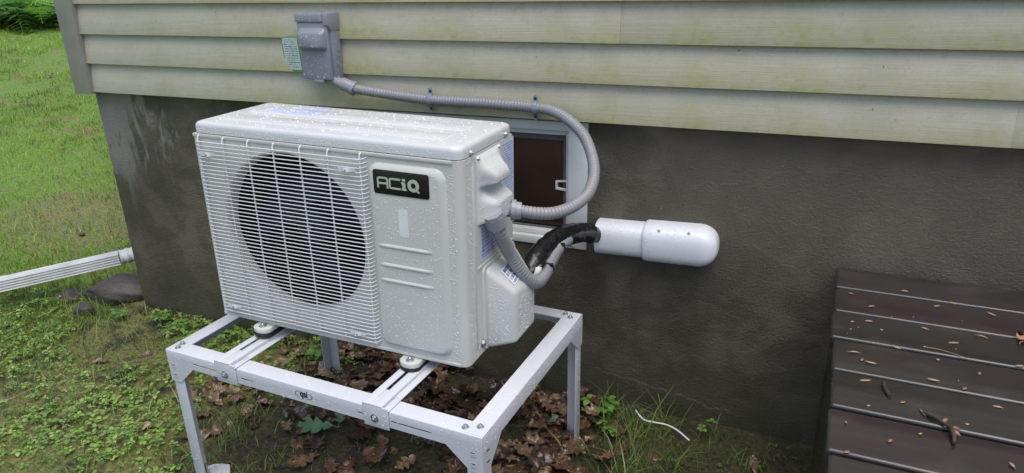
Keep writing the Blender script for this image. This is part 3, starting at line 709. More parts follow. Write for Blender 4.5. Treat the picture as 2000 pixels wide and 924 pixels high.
# ------------------------------------------------------------------ electrical disconnect and notice
dis = empty('disconnect_box', (-.923, -.035, 1.058)); tag(dis, 'grey plastic electrical disconnect box with a hooded cover on the siding', 'electrical box')
x0, x1, h, d = -.062, .062, .210, -.056
MB().box(x0+.003, x1, d+.014, .0, 0, h-.01).build('back_box', 'box_grey', dis, bevel=.002)
lid = MB().box(x0, x1-.008, d, d+.0135, .003, h-.0265).build('cover', 'box_grey', dis, bevel=.003)
m = MB()
def hood(ins, y, z0, z1, r): return [(a, y, b) for a, b in rrect(x0+.006+ins, x1-.014-ins, z0, z1, r)]
m.loops([hood(0, d-.0002, .094, .166, .012), hood(.002, d-.010, .099, .156, .012), hood(.005, d-.017, .104, .152, .010), hood(.008, d-.019, .107, .148, .008)], False, True)
m.build('hood', 'box_grey', lid, ang=60)
MB().prism([(d-.004, h-.026), (.0, h-.026), (.0, h), (d-.003, h), (d-.004, h-.002)], 'x', x0-.003, x1-.020).build('top_flap', 'box_grey', dis, bevel=.0015)
MB().prism([(d-.003, h), (d-.003, h-.036), (d+.014, h-.054), (.0, h-.054), (.0, h)], 'x', x1-.0195, x1+.002).build('hinge_plate', 'box_grey', dis, bevel=.0015)
MB().box(-.018, .020, d-.004, d+.016, -.006, .0028).build('lock_tab', 'box_grey', dis, bevel=.001)
m = MB()
for z in (.052, .084): m.tube([(x1+.0008, d+.034+.010*math.cos(a), z+.010*math.sin(a)) for a in np.linspace(R(-200 if z < .06 else -120), R(40 if z < .06 else 100), 14)], .0009, 5)
m.build('moulded_mark', 'box_grey', dis)
sp = []
for _ in range(260):
    c = rnd.random()
    if c < .5: sp.append(((rnd.uniform(x0+.003, x1-.02), d-.0001, rnd.uniform(.006, .09)), (0, -1, 0), dr(.0007, .0022)))
    elif c < .72: sp.append(((rnd.uniform(x0+.02, x1-.032), d-.0191, rnd.uniform(.108, .147)), (0, -1, 0), dr(.0007, .0022)))
    elif c < .84: sp.append(((rnd.uniform(x0, x1-.02), d-.0041, rnd.uniform(h-.025, h-.003)), (0, -1, 0), dr(.0007, .0022)))
    else: sp.append(((x1+.0002, rnd.uniform(d+.016, -.005), rnd.uniform(.01, h-.060)), (1, 0, 0), dr(.0007, .002)))
drops(dis, sp)
pouch = empty('notice_pouch', (-1.045, -.0405, 1.078), (R(2), R(-2), R(-14))); tag(pouch, 'clear green-edged plastic pouch with printed notice beside the grey disconnect box', 'notice')
MB().prism(rrect(-.058, .066, -.002, .116, .006), 'y', -.004, -.001).build('sleeve', 'pouch_green', pouch, bevel=.0005)
o = MB().box(0, .080, 0, .104, 0, .0005).build('printed_sheet', 'print_notice', pouch); o.rotation_euler = (PI/2, 0, 0); o.location = (-.050, -.0045, .005)

# ------------------------------------------------------------------ conduits, straps, line set
def corrugated(path, r, pitch=.0096, n=16, amp=.0010):
    pts = catmull(path, pitch/6)
    return MB().tube(pts, lambda i: r+amp*max(-.5, math.cos(2*PI*i/6)), n)
P1 = [(-.830,-.074,1.043),(-.806,-.070,1.034),(-.677,-.062,1.019),(-.527,-.054,1.007),(-.336,-.055,1.006),(-.174,-.056,1.001),(-.107,-.075,.994),(-.052,-.100,.975),(.002,-.140,.943),(.041,-.190,.897),(.060,-.240,.862),(.062,-.300,.833),(.046,-.370,.819),(.017,-.425,.816),(-.017,-.460,.822),(-.058,-.4845,.8325)]
c1 = empty('flexible_conduit', P1[0]); tag(c1, 'grey flexible conduit running along the siding and looping round to the unit', 'conduit')
def rel(o, e): o.location = -Vector(e.location); return o
rel(corrugated(P1, .0152).build('hose', 'conduit_grey', c1, ang=80), c1)
a, b = Vector((-.846, -.072, 1.049)), Vector((-.802, -.068, 1.032)); dv = (b-a).normalized()
m = MB().cyl(a, b, .0205, .0215, 20); m.cyl(b-dv*.010, b+dv*.002, .0232, .0232, 20); m.tube([(-.876, -.066, 1.066), (-.873, -.067, 1.057), (-.865, -.069, 1.0515), (-.842, -.072, 1.047)], .0165, 16)
rel(m.build('box_connector', 'fitting_grey', c1, bevel=.0012), c1)
m = MB().tube(catmull([(-.098, -.490, .846), (-.095, -.490, .839), (-.084, -.490, .835), (-.066, -.488, .834)], .004), .0185, 18)
e1 = Vector((-.070, -.489, .834)); dv = Vector((1, .35, -.10)).normalized()
m.cyl(e1-dv*.004, e1+dv*.006, .0265, .0265, 24).cyl(e1+dv*.0055, e1+dv*.020, .0225, .0205, 24)
m.cyl((-.098, -.490, .841), (-.098, -.490, .846), .025, n=8)
rel(m.build('elbow_connector', 'fitting_grey', c1), c1)
P2 = [(-.088,-.560,.832),(-.082,-.545,.793),(-.077,-.500,.722),(-.060,-.470,.663),(-.047,-.442,.628),(-.038,-.410,.612),(-.034,-.370,.617),(-.034,-.315,.637),(-.030,-.265,.655),(-.020,-.215,.663)]
c2 = empty('flexible_whip', P2[0]); tag(c2, 'short grey flexible whip hanging from the unit and bending up beside the black pipe', 'conduit')
rel(corrugated(P2, .0170).build('hose', 'conduit_grey', c2, ang=80), c2)
a, b = Vector((-.0905, -.566, .848)), Vector((-.082, -.545, .793)); dv = (b-a).normalized()
m = MB().cyl(a-dv*.002, a+dv*.006, .0275, n=8).cyl(a+dv*.007, a+dv*.036, .0275, .0262, 24).cyl(a+dv*.0358, a+dv*.044, .0240, .0205, 24)
rel(m.build('connector', 'fitting_grey', c2), c2)
def strap(x, y, z, label):
    e = empty('conduit_strap', (x, y, z)); tag(e, label, 'strap', 'conduit straps on the siding')
    m = MB(); L = []
    for a in np.linspace(R(-90), R(90), 13):
        c, s = math.cos(a), math.sin(a); o = [(-.008, .0168), (.008, .0168), (.008, .0205), (-.008, .0205)]
        L.append([(dx, -rr*c, rr*s) for dx, rr in o])
    m.loops(L, True, True); m.build('band', 'strap_grey', e, bevel=.0006)
    for s in (1, -1):
        m = MB(); zz = s*.0270
        m.prism([(-.0065, -.011), (.0065, -.011), (.0065, .006), (.003, .011), (-.003, .011), (-.0065, .006)] if s > 0 else [(-.0065, .011), (-.0065, -.006), (-.003, -.011), (.003, -.011), (.0065, -.006), (.0065, .011)], 'y', -.0015, .0025)
        o = m.build('ear', 'strap_grey', e, bevel=.0006); o.location = (0, 0, zz)
        MB().cyl((0, -.0016, 0), (0, -.0035, 0), .0045, .004, 10).build('screw', 'ink', o)
strap(-.531, -.0505, 1.007, 'grey strap holding the conduit to the siding, nearer the disconnect box'); strap(-.178, -.052, 1.0005, 'grey strap holding the conduit to the siding, just before it curves away')
PL = [(-.078,-.415,.575),(-.075,-.395,.605),(-.070,-.370,.628),(-.066,-.330,.650),(-.053,-.260,.665),(-.031,-.190,.665),(-.010,-.112,.648),(.010,-.056,.624),(.030,-.040,.613),(.060,-.036,.610)]
ls = empty('line_set', PL[0]); tag(ls, 'black tape-wrapped refrigerant pipes curving from the unit into the white cover', 'pipe')
pts = catmull(PL, .004); _lp = MB().tube(pts, lambda i: min(.0305, .021+i*.0007, .023+.0006*max(0, len(pts)-1-i-8))+.0012*math.sin(i*.13), 18)
_lp.v = [(a+.0009*math.sin(130*b+170*c+2), b+.0009*math.sin(150*a+110*c)*math.sin(61*b), c+.0011*math.sin(97*a+143*b+1)*math.sin(47*b+2)+.0006*math.sin(233*b+310*a)) for a, b, c in _lp.v]   # wrinkles in the tape
rel(_lp.build('wrapped_pipe', 'tape_black', ls, ang=80), ls)
rel(MB().tube([(-.052, -.402, .624), (-.046, -.388, .636), (-.044, -.372, .645)], lambda i: (.005, .0105, .006)[i], 10).build('bare_patch', 'latch_white', ls, ang=80), ls)
m = MB(); m.tube(catmull([(-.062, -.395, .622), (-.048, -.385, .640), (-.040, -.365, .645), (-.050, -.345, .640)], .004), .008, 10); rel(m.build('tape_tail', 'tape_black', ls), ls)
def tie(p, ax, r, label):
    e = empty('cable_tie', p); tag(e, label, 'cable tie', 'black cable ties')
    ax = Vector(ax).normalized(); a = ax.orthogonal().normalized(); b = ax.cross(a); L = []
    for i in range(20):
        t = 2*PI*i/20; dd = a*math.cos(t)+b*math.sin(t); L.append([dd*r-ax*.002, dd*r+ax*.002, dd*(r+.0015)+ax*.002, dd*(r+.0015)-ax*.002])
    m = MB(); m.loops(L+[L[0]], False, False); m.build('band', 'zip_black', e)
    MB().box(-.004, .004, -.006, .003, -.004, .004).build('head', 'zip_black', e, bevel=.0008).location = a*(r+.002)
    MB().tube([a*(r+.002), a*(r+.012)+b*.012, a*(r+.016)+b*.030+ax*.004], .0012, 5).build('tail', 'zip_black', e)
tie((-.034, -.345, .626), (0, 1, .42), .0172, 'black cable tie on the whip with its tail sticking out'); tie((-.029, -.262, .655), (.1, 1, .4), .0172, 'black cable tie round the upper end of the grey whip')

# ------------------------------------------------------------------ white line cover
lc = empty('line_cover', (.012, 0, .607), (0, R(-1.6), 0)); tag(lc, 'white plastic pipe cover with rounded end cap on the stucco wall', 'pipe cover')
def dsec(hw, dep, x, n=14, p=3.2):
    o = []
    for i in range(n+1):
        t = PI*i/n; c, s = math.cos(t), math.sin(t)
        o.append((x, -dep*abs(s)**(2/p), hw*(abs(c)**(2/p))*(1 if c > 0 else -1)))
    return o
t_ = .0028
m = MB().loops([dsec(.0525, .066, 0), dsec(.0525, .066, .165)], False, False)
m.loops([dsec(.0525-t_, .066-t_, 0), dsec(.0525-t_, .066-t_, .165)], False, False).loops([dsec(.0525, .066, 0), dsec(.0525-t_, .066-t_, 0)], False, False)
m.build('sleeve', 'cover_white', lc, ang=60)
L = [dsec(.0565, .070, .147), dsec(.0590, .073, .150), dsec(.0605, .075, .156), dsec(.0605, .075, .19)]
for i in range(10):
    a = R(90)*(i/9.6); L.append(dsec(.0605*math.cos(a)**.82+.0005, .075*(.45+.55*math.cos(a)**.9), .306+.056*math.sin(a)))
m = MB().loops(L, False, True); cap = m.build('end_cap', 'cover_white', lc, ang=60)
m = MB().loops([dsec(.0565, .070, .147), dsec(.0527, .0662, .1475)], False, False); m.build('cap_lip', 'cover_white', cap)
for x in (.196, .282):
    o = MB().cyl((x, -.058, .047), (x, -.0625, .0495), .0065, .006, 14).build('screw_boss', 'cover_white', cap); MB().cyl((x, -.0624, .0496), (x, -.0632, .0499), .0036, n=10).build('screw', 'fitting_grey', o)
sp = []
for _ in range(620):
    x = rnd.uniform(.005, .34); big = x > .16; hw, dep = (.0605, .075) if big else (.0525, .066)
    if x > .318: continue
    t = rnd.uniform(.25, PI-.12); c, s = math.cos(t), math.sin(t); y, z = -dep*abs(s)**(2/3.2), hw*abs(c)**(2/3.2)*(1 if c > 0 else -1)
    sp.append(((x, y, z), (0, -abs(s)**1.3, c*abs(c)**.3), dr(.0007, .002)))
drops(lc, sp)

# ------------------------------------------------------------------ wooden platform
pf = empty('wooden_platform', (.689, -.012, 0), (0, 0, -.025)); tag(pf, 'dark brown wet plank platform standing against the stucco wall', 'platform')
PT = .601; PITCH_ = .1425; PLN = 1.75
for i in range(11):
    y1 = -.001-PITCH_*i; y0 = y1-PITCH_+.0085
    o = MB().box(0, PLN, y0, y1, -.034, 0).build('plank', ['plank_a', 'plank_b', 'plank_c', 'plank_a', 'plank_c', 'plank_b'][i % 6], pf, bevel=.0066, seg=4)
    o.location = (rnd.uniform(-.004, .004), 0, PT+rnd.uniform(-.0015, .0015))
yb = -PITCH_*11
for i in range(4):
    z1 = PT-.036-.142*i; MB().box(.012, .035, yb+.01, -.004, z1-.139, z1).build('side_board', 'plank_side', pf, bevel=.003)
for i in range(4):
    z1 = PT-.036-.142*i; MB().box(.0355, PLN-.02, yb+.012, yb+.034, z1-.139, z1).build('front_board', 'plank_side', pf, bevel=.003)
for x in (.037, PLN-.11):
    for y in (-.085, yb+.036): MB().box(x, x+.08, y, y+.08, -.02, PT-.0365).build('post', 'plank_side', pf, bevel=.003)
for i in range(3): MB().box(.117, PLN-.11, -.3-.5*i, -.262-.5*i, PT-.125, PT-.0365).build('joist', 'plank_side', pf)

# litter on the platform
def seed_mesh(L, Wd, mat, curl):
    m = MB(); n = 8; t0 = []
    for i in range(n+1):
        t = i/n; wv = Wd*math.sin(PI*min(1, t*1.02+.001))**.7*(1.15-.5*t)+.0003
        x = L*(t-.5); z = curl*math.sin(PI*t)
        t0.append([(x, -wv/2, z+.0008), (x, 0, z+.0026), (x, wv/2, z+.0008), (x, 0, z+.0001)])
    m.loops(t0); return m.mesh('winged_seed', mat, ang=80)
seeds = [seed_mesh(.022, .0075, 'seed_tan', .001), seed_mesh(.017, .006, 'seed_tan', .0015), seed_mesh(.012, .006, 'bud_pink', .001), seed_mesh(.026, .0035, 'seed_tan', .003), seed_mesh(.007, .004, 'leaf_tan', .0004)]
spots = [(.751,-.531,0,-12),(.738,-.608,0,20),(.862,-.559,0,-5),(.914,-.572,2,40),(.804,-.443,0,-35),(.909,-.196,1,30),(.945,-.165,1,-40),(1.02,-.198,0,-45),(.765,-.25,1,25),(.845,-.13,1,5),
         (.83,-.69,3,-70),(.80,-.665,2,30),(.77,-.80,2,50),(.72,-.50,3,10),(.735,-.525,2,60),(.96,-.62,1,-5),(.90,-.70,4,0),(.82,-.76,4,30),(.70,-.77,4,80),(.74,-.70,4,20),(.87,-.33,1,-30),(.92,-.38,0,15),(.98,-.33,3,-20),
         (1.03,-.44,1,10),(.78,-.37,4,0),(.86,-.42,4,50),(.72,-.35,4,10),(.72,-.19,2,-20),(.88,-.47,4,0),(.95,-.50,2,70),(1.10,-.52,0,25),(1.06,-.68,1,-60),(.79,-.90,0,-60),(.84,-.92,3,10),(.70,-.86,2,30),(.93,-.84,2,60),(.95,-.80,1,-70),(1.15,-.3,4,0),(1.2,-.6,0,40),(.76,-.44,4,15),(.755,-.335,1,5)]
ORD = ['first', 'second', 'third', 'fourth', 'fifth', 'sixth', 'seventh', 'eighth', 'ninth', 'tenth', 'eleventh']
def onplank(y): return ORD[max(0, min(10, int((-y-.012)/.1425)))]+' plank from the wall'
KND = ['long tan winged seed', 'short tan winged seed', 'pinkish bud scale', 'thin curved tan seed wing', 'tiny pale seed flake']
for x, y, kd, a in spots:
    o = link(bpy.data.objects.new('winged_seed', seeds[kd])); o.location = (x, y, PT+.0012); o.rotation_euler = (0, 0, R(a))
    tag(o, KND[kd]+' lying on the '+onplank(y), 'seed', 'seeds littering the plank platform')
for _ in range(24):
    o = link(bpy.data.objects.new('winged_seed', seeds[4])); o.location = (rnd.uniform(.70, 1.5), rnd.uniform(-1.3, -.05), PT+.0012); o.rotation_euler = (0, 0, rnd.uniform(0, 6)); s = rnd.uniform(.25, .9); o.scale = (s, s, 1)
    tag(o, KND[4]+' lying on the '+onplank(o.location.y), 'seed', 'seeds littering the plank platform')
tw = empty('twig', (.868, -.735, PT+.003)); tw.scale = (.72, .72, .8); tag(tw, 'knobbly dark twig with pinkish buds lying across the planks', 'twig')
MB().tube([(-.050, .062, .002), (-.030, .040, .007), (-.012, .024, .005), (.002, .004, .007), (.006, -.022, .004), (.002, -.052, .003)], lambda i: .0052+.0013*math.sin(i*2.3), 9).build('stem', 'twig_brown', tw, ang=80)
for p, q in (((.002, .006, .007), (.024, .010, .004)), ((.004, -.006, .007), (.020, -.020, .004)), ((-.014, .026, .006), (.002, .048, .004))):
    MB().tube([p, tuple((a+b)/2 for a, b in zip(p, q)), q], lambda i: (.0025, .006, .0012)[i], 7).build('bud', 'bud_pink', tw, ang=80)
tag(MB().tube([(.770, -.610, PT+.005), (.772, -.632, PT+.0055), (.778, -.655, PT+.0045)], .0038, 8).build('twig', 'twig_brown'), 'short dark straight twig piece lying on the planks', 'twig')
tag(MB().tube([(.86, -.42, PT+.002), (.89, -.423, PT+.003), (.92, -.433, PT+.002), (.94, -.446, PT+.002)], .0007, 5).build('pine_needle', 'leaf_tan'), 'thin pale needle lying along a plank', 'needle')

# ------------------------------------------------------------------ downspout and rocks
dn = empty('downspout', (-2.30, .16, .02)); tag(dn, 'white corrugated downspout extension lying on the grass at the house corner', 'downspout')
def dspath(a, b, name, prof, mat, parent, steps, rib=0):
    a, b = Vector(a), Vector(b); dv = b-a; f_ = dv.normalized(); s_ = f_.cross(Vector((0, 0, 1))).normalized(); u_ = s_.cross(f_); L = []
    for i in range(steps+1):
        c = a+dv*(i/steps); k_ = 1+rib*math.cos(2*PI*i/4) if rib else 1
        L.append([c+s_*x*k_+u_*z*k_ for x, z in prof])
    return rel(MB().loops(L).build(name, mat, parent, ang=40), parent)
w2, h2 = .035, .025; prof = []
for (xa, za), (xb, zb) in zip([(-w2, -h2), (w2, -h2), (w2, h2), (-w2, h2)], [(w2, -h2), (w2, h2), (-w2, h2), (-w2, -h2)]):
    for i in range(8):
        t = i/8; dx, dz = xb-xa, zb-za; nx_, nz_ = -dz, dx; l_ = math.hypot(nx_, nz_); g_ = (.0028 if i % 2 else 0)*(1 if dx == 0 or True else 0)
        prof.append((xa+dx*t+nx_/l_*g_, za+dz*t+nz_/l_*g_))
dspath((-2.435, .155, .118), (-3.15, -.70, .052), 'pipe', prof, 'downspout_white', dn, 2)
dspath((-2.215, .42, .15), (-2.43, .16, .118), 'flexible_elbow', [(math.cos(a)*.047, math.sin(a)*.034) for a in np.linspace(0, 2*PI, 17)[:-1]], 'downspout_white', dn, 44, .07)
dspath((-2.215, .42, .13), (-2.20, .42, 2.4), 'riser', [(a*.9, b) for a, b in prof], 'downspout_white', dn, 2)
def rockobj(loc, sc, seed, label, rz=0):
    r_ = random.Random(seed); bm = bmesh.new(); bmesh.ops.create_icosphere(bm, subdivisions=4, radius=1)
    ph = [r_.uniform(0, 6) for _ in range(9)]; cuts = [(Vector((r_.uniform(-1, 1), r_.uniform(-1, 1), r_.uniform(-.2, 1))).normalized(), r_.uniform(.62, .85)) for _ in range(9)]
    for v in bm.verts:
        p = v.co.copy()
        for n_, d_ in cuts:
            e_ = p.dot(n_)-d_
            if e_ > 0: p -= n_*e_*.9
        p *= 1+.05*math.sin(5*p.x+ph[0])*math.sin(4*p.y+ph[1])+.025*math.sin(13*p.z+ph[2]+9*p.x)
        v.co = p
    me = bpy.data.meshes.new('rock'); bm.to_mesh(me); bm.free(); me.materials.append(M['rock']); me.polygons.foreach_set('use_smooth', [True]*len(me.polygons))
    o = link(bpy.data.objects.new('rock', me)); o.location = loc; o.scale = sc; o.rotation_euler = (0, 0, rz); tag(o, label, 'rock', 'rocks by the downspout'); return o
rockobj((-2.33, .085, .0), (.20, .13, .074), 3, 'large flat grey-brown rock propping up the downspout at the house corner', R(35))
rockobj((-2.56, -.06, -.02), (.085, .06, .045), 5, 'low dark rock half hidden beside the larger rock under the downspout', R(20))
rockobj((-2.345, -.135, -.01), (.055, .045, .036), 8, 'small dark stone in the weeds in front of the propping rock')

# ------------------------------------------------------------------ leaves
def oak_leaf(name, L, Wd, mat, seed, curl=.25, lobes=3.5, crumple=.06):
    r_ = random.Random(seed); n = 26; m = MB(); row = []; ph = [r_.uniform(0, 6) for _ in range(6)]
    for i in range(n+1):
        t = i/n; env = (math.sin(PI*t**.85))**.7 if 0 < t < 1 else 0
        lob = .34+.66*abs(math.sin(PI*lobes*t+ph[0]*.1))**1.5
        wl = Wd*.5*env*lob*(1+.15*math.sin(7*t+ph[1])); wr = Wd*.5*env*(.34+.66*abs(math.sin(PI*lobes*t+.3+ph[2]*.1))**1.5)*(1+.15*math.sin(6*t+ph[3]))
        x = L*t; ft = L*.16*lob*env
        def zz(x_, y_): return curl*L*(.35*(2*t-1)**2+.55*(y_/(Wd*.5))**2*(.5+.5*math.sin(ph[4]+3*t)))+crumple*L*(math.sin(9*t+ph[5]+y_*90)+.6*math.sin(23*t+ph[2]-y_*170))
        row.append([(x+ft, -wl, zz(x, -wl)), (x+.3*ft, -wl*.5, zz(x, -wl*.5)-.004*L), (x, 0, zz(x, 0)), (x+.3*ft, wr*.5, zz(x, wr*.5)-.004*L), (x+ft, wr, zz(x, wr))])
    vs = [p for q_ in row for p in q_]; fs = [(i*5+j, (i+1)*5+j, (i+1)*5+j+1, i*5+j+1) for i in range(n) for j in range(4)]
    m.add(vs, fs); th = .0009; K = len(vs)
    m.add([(a, b, c-th) for a, b, c in vs], [q_[::-1] for q_ in fs]); m.tube([(-.25*L, 0, .004), (-.1*L, .004, .002), (.05*L, 0, row[1][2][2])], .0011, 5)
    me = m.mesh(name, mat, ang=180); return me
dead = [oak_leaf('dead_leaf', rnd.uniform(.08, .14), rnd.uniform(.055, .09), 'leaf_dead_%d' % (i % 6), 20+i, rnd.uniform(.08, .32), rnd.choice((3.5, 4.5, 4.5)), rnd.uniform(.03, .06)) for i in range(22)]
tanl = [i for i in range(22) if i % 6 in (1, 3)]
def lay(me, name, x, y, z=None, a=None, tilt=.3, s=1, label='', cat='leaf', group=None):
    o = link(bpy.data.objects.new(name, me)); zz = float(gh(x, y)); o.location = (x, y, zz+.006 if z is None else z); o.scale = (s, s, s)
    o.rotation_euler = (rnd.uniform(-tilt, tilt), rnd.uniform(-tilt, tilt), rnd.uniform(0, 6.28) if a is None else a); tag(o, label, cat, group); return o
cnt = 0
while cnt < 292:
    x, y = rnd.uniform(-1.32, .16), rnd.uniform(-.62, -.02)
    # leaves gather in a drift between the unit and the wall
    dsn = ((x+.45)/.80)**2+((y+.19)/.34)**2
    if rnd.random() > math.exp(-.75*dsn): continue
    lft = x < -.75
    li = rnd.choice(tanl) if (lft and rnd.random() < .55) else rnd.randrange(len(dead)); me = dead[li]
    tone = ('reddish brown', 'light brown', 'dark brown', 'pale tan', 'chestnut brown', 'blackish brown')[li % 6]
    zone = ('against the foundation wall' if y > -.12 else 'below the front rail' if y < -.42 else 'around the rear left leg' if x < -.75 else 'around the rear right leg' if x > -.12 else 'below the middle of the unit')
    lay(me, 'dead_leaf', x, y, float(gh(x, y))+rnd.uniform(.002, .042)*math.exp(-.5*dsn), None, .33, rnd.uniform(.55, 1.05), '%s wet oak leaf in the leaf drift %s' % (tone, zone), 'leaf', 'dead leaves drifted under the stand'); cnt += 1
for x, y in ((-2.75, -.35), (-2.2, -.5), (-1.9, -.45), (-1.6, -.6), (-2.45, -.25), (-2.3, -.7), (-1.25, -.42), (-1.75, -.3), (.25, -.22), (.33, -.28), (.18, -.36), (.44, -.30), (.55, -.22), (-.1, -.52), (-.3, -.56), (-.55, -.62), (-2.9, .35), (-3.3, .55), (-4.2, 1.3), (-5.0, 1.7), (-4.6, 2.4), (-6.0, 2.6), (-7.1, 3.2), (-6.5, 2.0)):
    lay(rnd.choice(dead), 'dead_leaf', x, y, None, None, .2, rnd.uniform(.4, .7), 'single brown dead leaf lying '+('far out on the lawn' if x < -4 else 'on the grass past the house corner' if x < -2.8 else 'in the weeds left of the stand' if x < -1.1 else 'in the grass by the stucco wall' if x > .1 else 'on bare soil under the front rail'), 'leaf', 'single dead leaves scattered over the ground')
lay(oak_leaf('fallen_leaf', .085, .055, 'leaf_tan', 91, .3, 2.5), 'fallen_leaf', -1.345, -.695, None, .4, .15, 1, 'pale tan curled leaf lying on the moss left of the stand')
lay(oak_leaf('fallen_leaf', .10, .075, 'leaf_green', 92, .12, 3.5, .01), 'fallen_leaf', -.715, -.49, .03, R(205), .12, 1.1, 'green lobed oak leaf, the lower of the two under the front rail')
lay(oak_leaf('fallen_leaf', .08, .055, 'leaf_green', 93, .12, 2.5, .01), 'fallen_leaf', -.70, -.475, .034, R(120), .12, 1.0, 'green lobed oak leaf, the upper of the two under the front rail')
lay(oak_leaf('fallen_leaf', .085, .07, 'leaf_orange', 94, .2, 2.5), 'fallen_leaf', 1.055, -.335, PT+.004, R(60), .1, .95, 'curled orange-brown leaf at the right edge of the plank platform')
lay(oak_leaf('fallen_leaf', .04, .03, 'leaf_green', 95, .1, 1.5), 'fallen_leaf', -.07, -.235, .04, R(80), .3, 1, 'small round green leaf among the dead leaves near the rear leg')
tag(MB().tube(catmull([(.170, -.094, .055), (.185, -.105, .046), (.205, -.115, .04), (.240, -.110, .036), (.270, -.106, .034), (.307, -.116, .03), (.350, -.138, .018)], .006), .0024, 8).build('cord_scrap', 'cord_white'), 'short white cord lying in the grass below the stucco wall', 'cord')

# ------------------------------------------------------------------ grass, weeds, moss
def blades(xy, hgt, wid, lean, col, z=None):
    n = len(xy); az = rng.uniform(0, 2*PI, n); fa = rng.uniform(0, 2*PI, n)
    x, y = xy[:, 0], xy[:, 1]; zz = gh(x, y) if z is None else z
    s = np.stack([np.cos(fa), np.sin(fa), 0*fa], -1)*wid[:, None]/2; dl = np.stack([np.cos(az), np.sin(az), 0*az], -1)*(hgt*lean)[:, None]
    up = np.stack([0*hgt, 0*hgt, hgt], -1); p = np.stack([x, y, zz-.002], -1)
    V = np.stack([p-s, p+s, p+up*.55+dl*.35-s*.8, p+up*.55+dl*.35+s*.8, p+up*.92+dl*1.0], 1)
    b = np.arange(n)[:, None]*5; F = np.concatenate([b+[0, 1, 3], b+[0, 3, 2], b+[2, 3, 4]], 1).reshape(-1, 3)
    C = np.repeat(col[:, None, :], 5, 1)
    return V.reshape(-1, 3), F, C.reshape(-1, 3)
def pick(n, cols, var=.25):
    c = np.array(cols)[rng.integers(0, len(cols), n)]; return c*rng.uniform(1-var, 1+var, (n, 1))
def patch(x, y, f=1.0, ph=0): return .5+.25*np.sin(x*2.1*f+1.7*np.sin(y*1.3*f+ph))+.25*np.sin(y*2.9*f+x*1.1*f+ph*2)
def stuff(name, parts, label, cat, mat='blades'):
    V = []; F = []; C = []; k0 = 0
    for v, f, c in parts: V.append(v); F.append(f+k0); C.append(c); k0 += len(v)
    o = link(bpy.data.objects.new(name, npmesh(name, np.concatenate(V), np.concatenate(F), np.concatenate(C), mat))); tag(o, label, cat, kind='stuff'); return o
# lawn beyond the corner: density falls with distance
n = 330000; rr_ = np.exp(rng.uniform(math.log(2.6), math.log(24), n)); aa = rng.uniform(R(108), R(188), n)
xy = np.stack([.575+rr_*np.cos(aa), -1.986+rr_*np.sin(aa)], -1)
ok = (xy[:, 0] < -2.15) & ~((xy[:, 0] > -2.35) & (xy[:, 1] > 0)) & (rng.uniform(0, 1, n) < np.clip((-xy[:, 0]-1.9)/1.1, .12, 1)); xy = xy[ok]; rr_ = rr_[ok]; n = len(xy)
pt = patch(xy[:, 0], xy[:, 1]); keep = rng.uniform(0, 1, n) < .25+.95*pt; xy = xy[keep]; rr_ = rr_[keep]; pt = pt[keep]; n = len(xy)
near_bare = np.exp(-((xy[:, 0]+3.35)/.85)**2-((xy[:, 1]-.85)/.62)**2)
keep = rng.uniform(0, 1, n) > near_bare*.65; xy = xy[keep]; rr_ = rr_[keep]; n = len(xy)
col = pick(n, [(.20, .37, .03), (.27, .43, .04), (.14, .29, .025), (.33, .42, .07), (.23, .38, .05)])
pm = patch(xy[:, 0], xy[:, 1], 1.6, 2.2)[:, None]; col = col*(.55+.75*pm); brn = (rng.uniform(0, 1, n) < .12+.25*near_bare[keep])[:, None]; col = np.where(brn, np.array([[.26, .20, .09]]), col)
stuff('lawn_grass', [blades(xy, rng.uniform(.015, .045, n)*(1+.06*rr_), rng.uniform(.002, .004, n)*(.7+.16*rr_), rng.uniform(.2, 1.1, n), col)], 'bright green lawn behind the house corner', 'grass')
# moss fuzz and short weeds in front of the house
n = 70000; xy = np.stack([rng.uniform(-3.6, .75, n), rng.uniform(-1.7, -.01, n)], -1)
under = np.exp(-((xy[:, 0]+.45)/.62)**4-((xy[:, 1]+.30)/.38)**4)
pp = patch(xy[:, 0], xy[:, 1], 2.3, 1); keep = rng.uniform(0, 1, n) < (.15+.85*pp)*(1-.93*under); xy = xy[keep]; n = len(xy)
fz = blades(xy, rng.uniform(.006, .020, n), rng.uniform(.0015, .0035, n), rng.uniform(.3, 1.4, n), pick(n, [(.13, .17, .028), (.20, .24, .05), (.09, .12, .022), (.27, .25, .09)])*np.where(xy[:, :1] > .05, .42, 1))
stuff('moss', [fz], 'low green moss carpet on the wet soil before the foundation', 'moss')
# longer grass: sparse stems left, a stand of tufts by the wall on the right, a fringe along the wall
def tuft(cx, cy, n, r, h, spread):
    a = rng.uniform(0, 2*PI, n); q_ = r*np.sqrt(rng.uniform(0, 1, n)); return np.stack([cx+q_*np.cos(a), cy+q_*np.sin(a)], -1), rng.uniform(.4, 1, n)*h, rng.uniform(.0022, .0042, n), rng.uniform(.2, 1, n)*spread
parts = []
def add_tuft(*a, cols=((.14, .24, .045), (.19, .28, .06), (.10, .17, .04), (.22, .25, .09))):
    xy, h_, w_, l_ = tuft(*a); xy[:, 1] = np.minimum(xy[:, 1], -.008); parts.append(blades(xy, h_, w_, l_, pick(len(xy), cols)))
for _ in range(46): add_tuft(rnd.uniform(.05, .34), rnd.uniform(-.38, -.05), 9, .04, rnd.uniform(.05, .17), 1.3)
for _ in range(14): add_tuft(rnd.uniform(.28, .62), rnd.uniform(-.30, -.05), 6, .03, rnd.uniform(.03, .08), 1.0)
for _ in range(620): add_tuft(rnd.uniform(-3.1, -1.0), rnd.uniform(-1.2, -.05), 8, .06, rnd.uniform(.025, .085), 1.4)
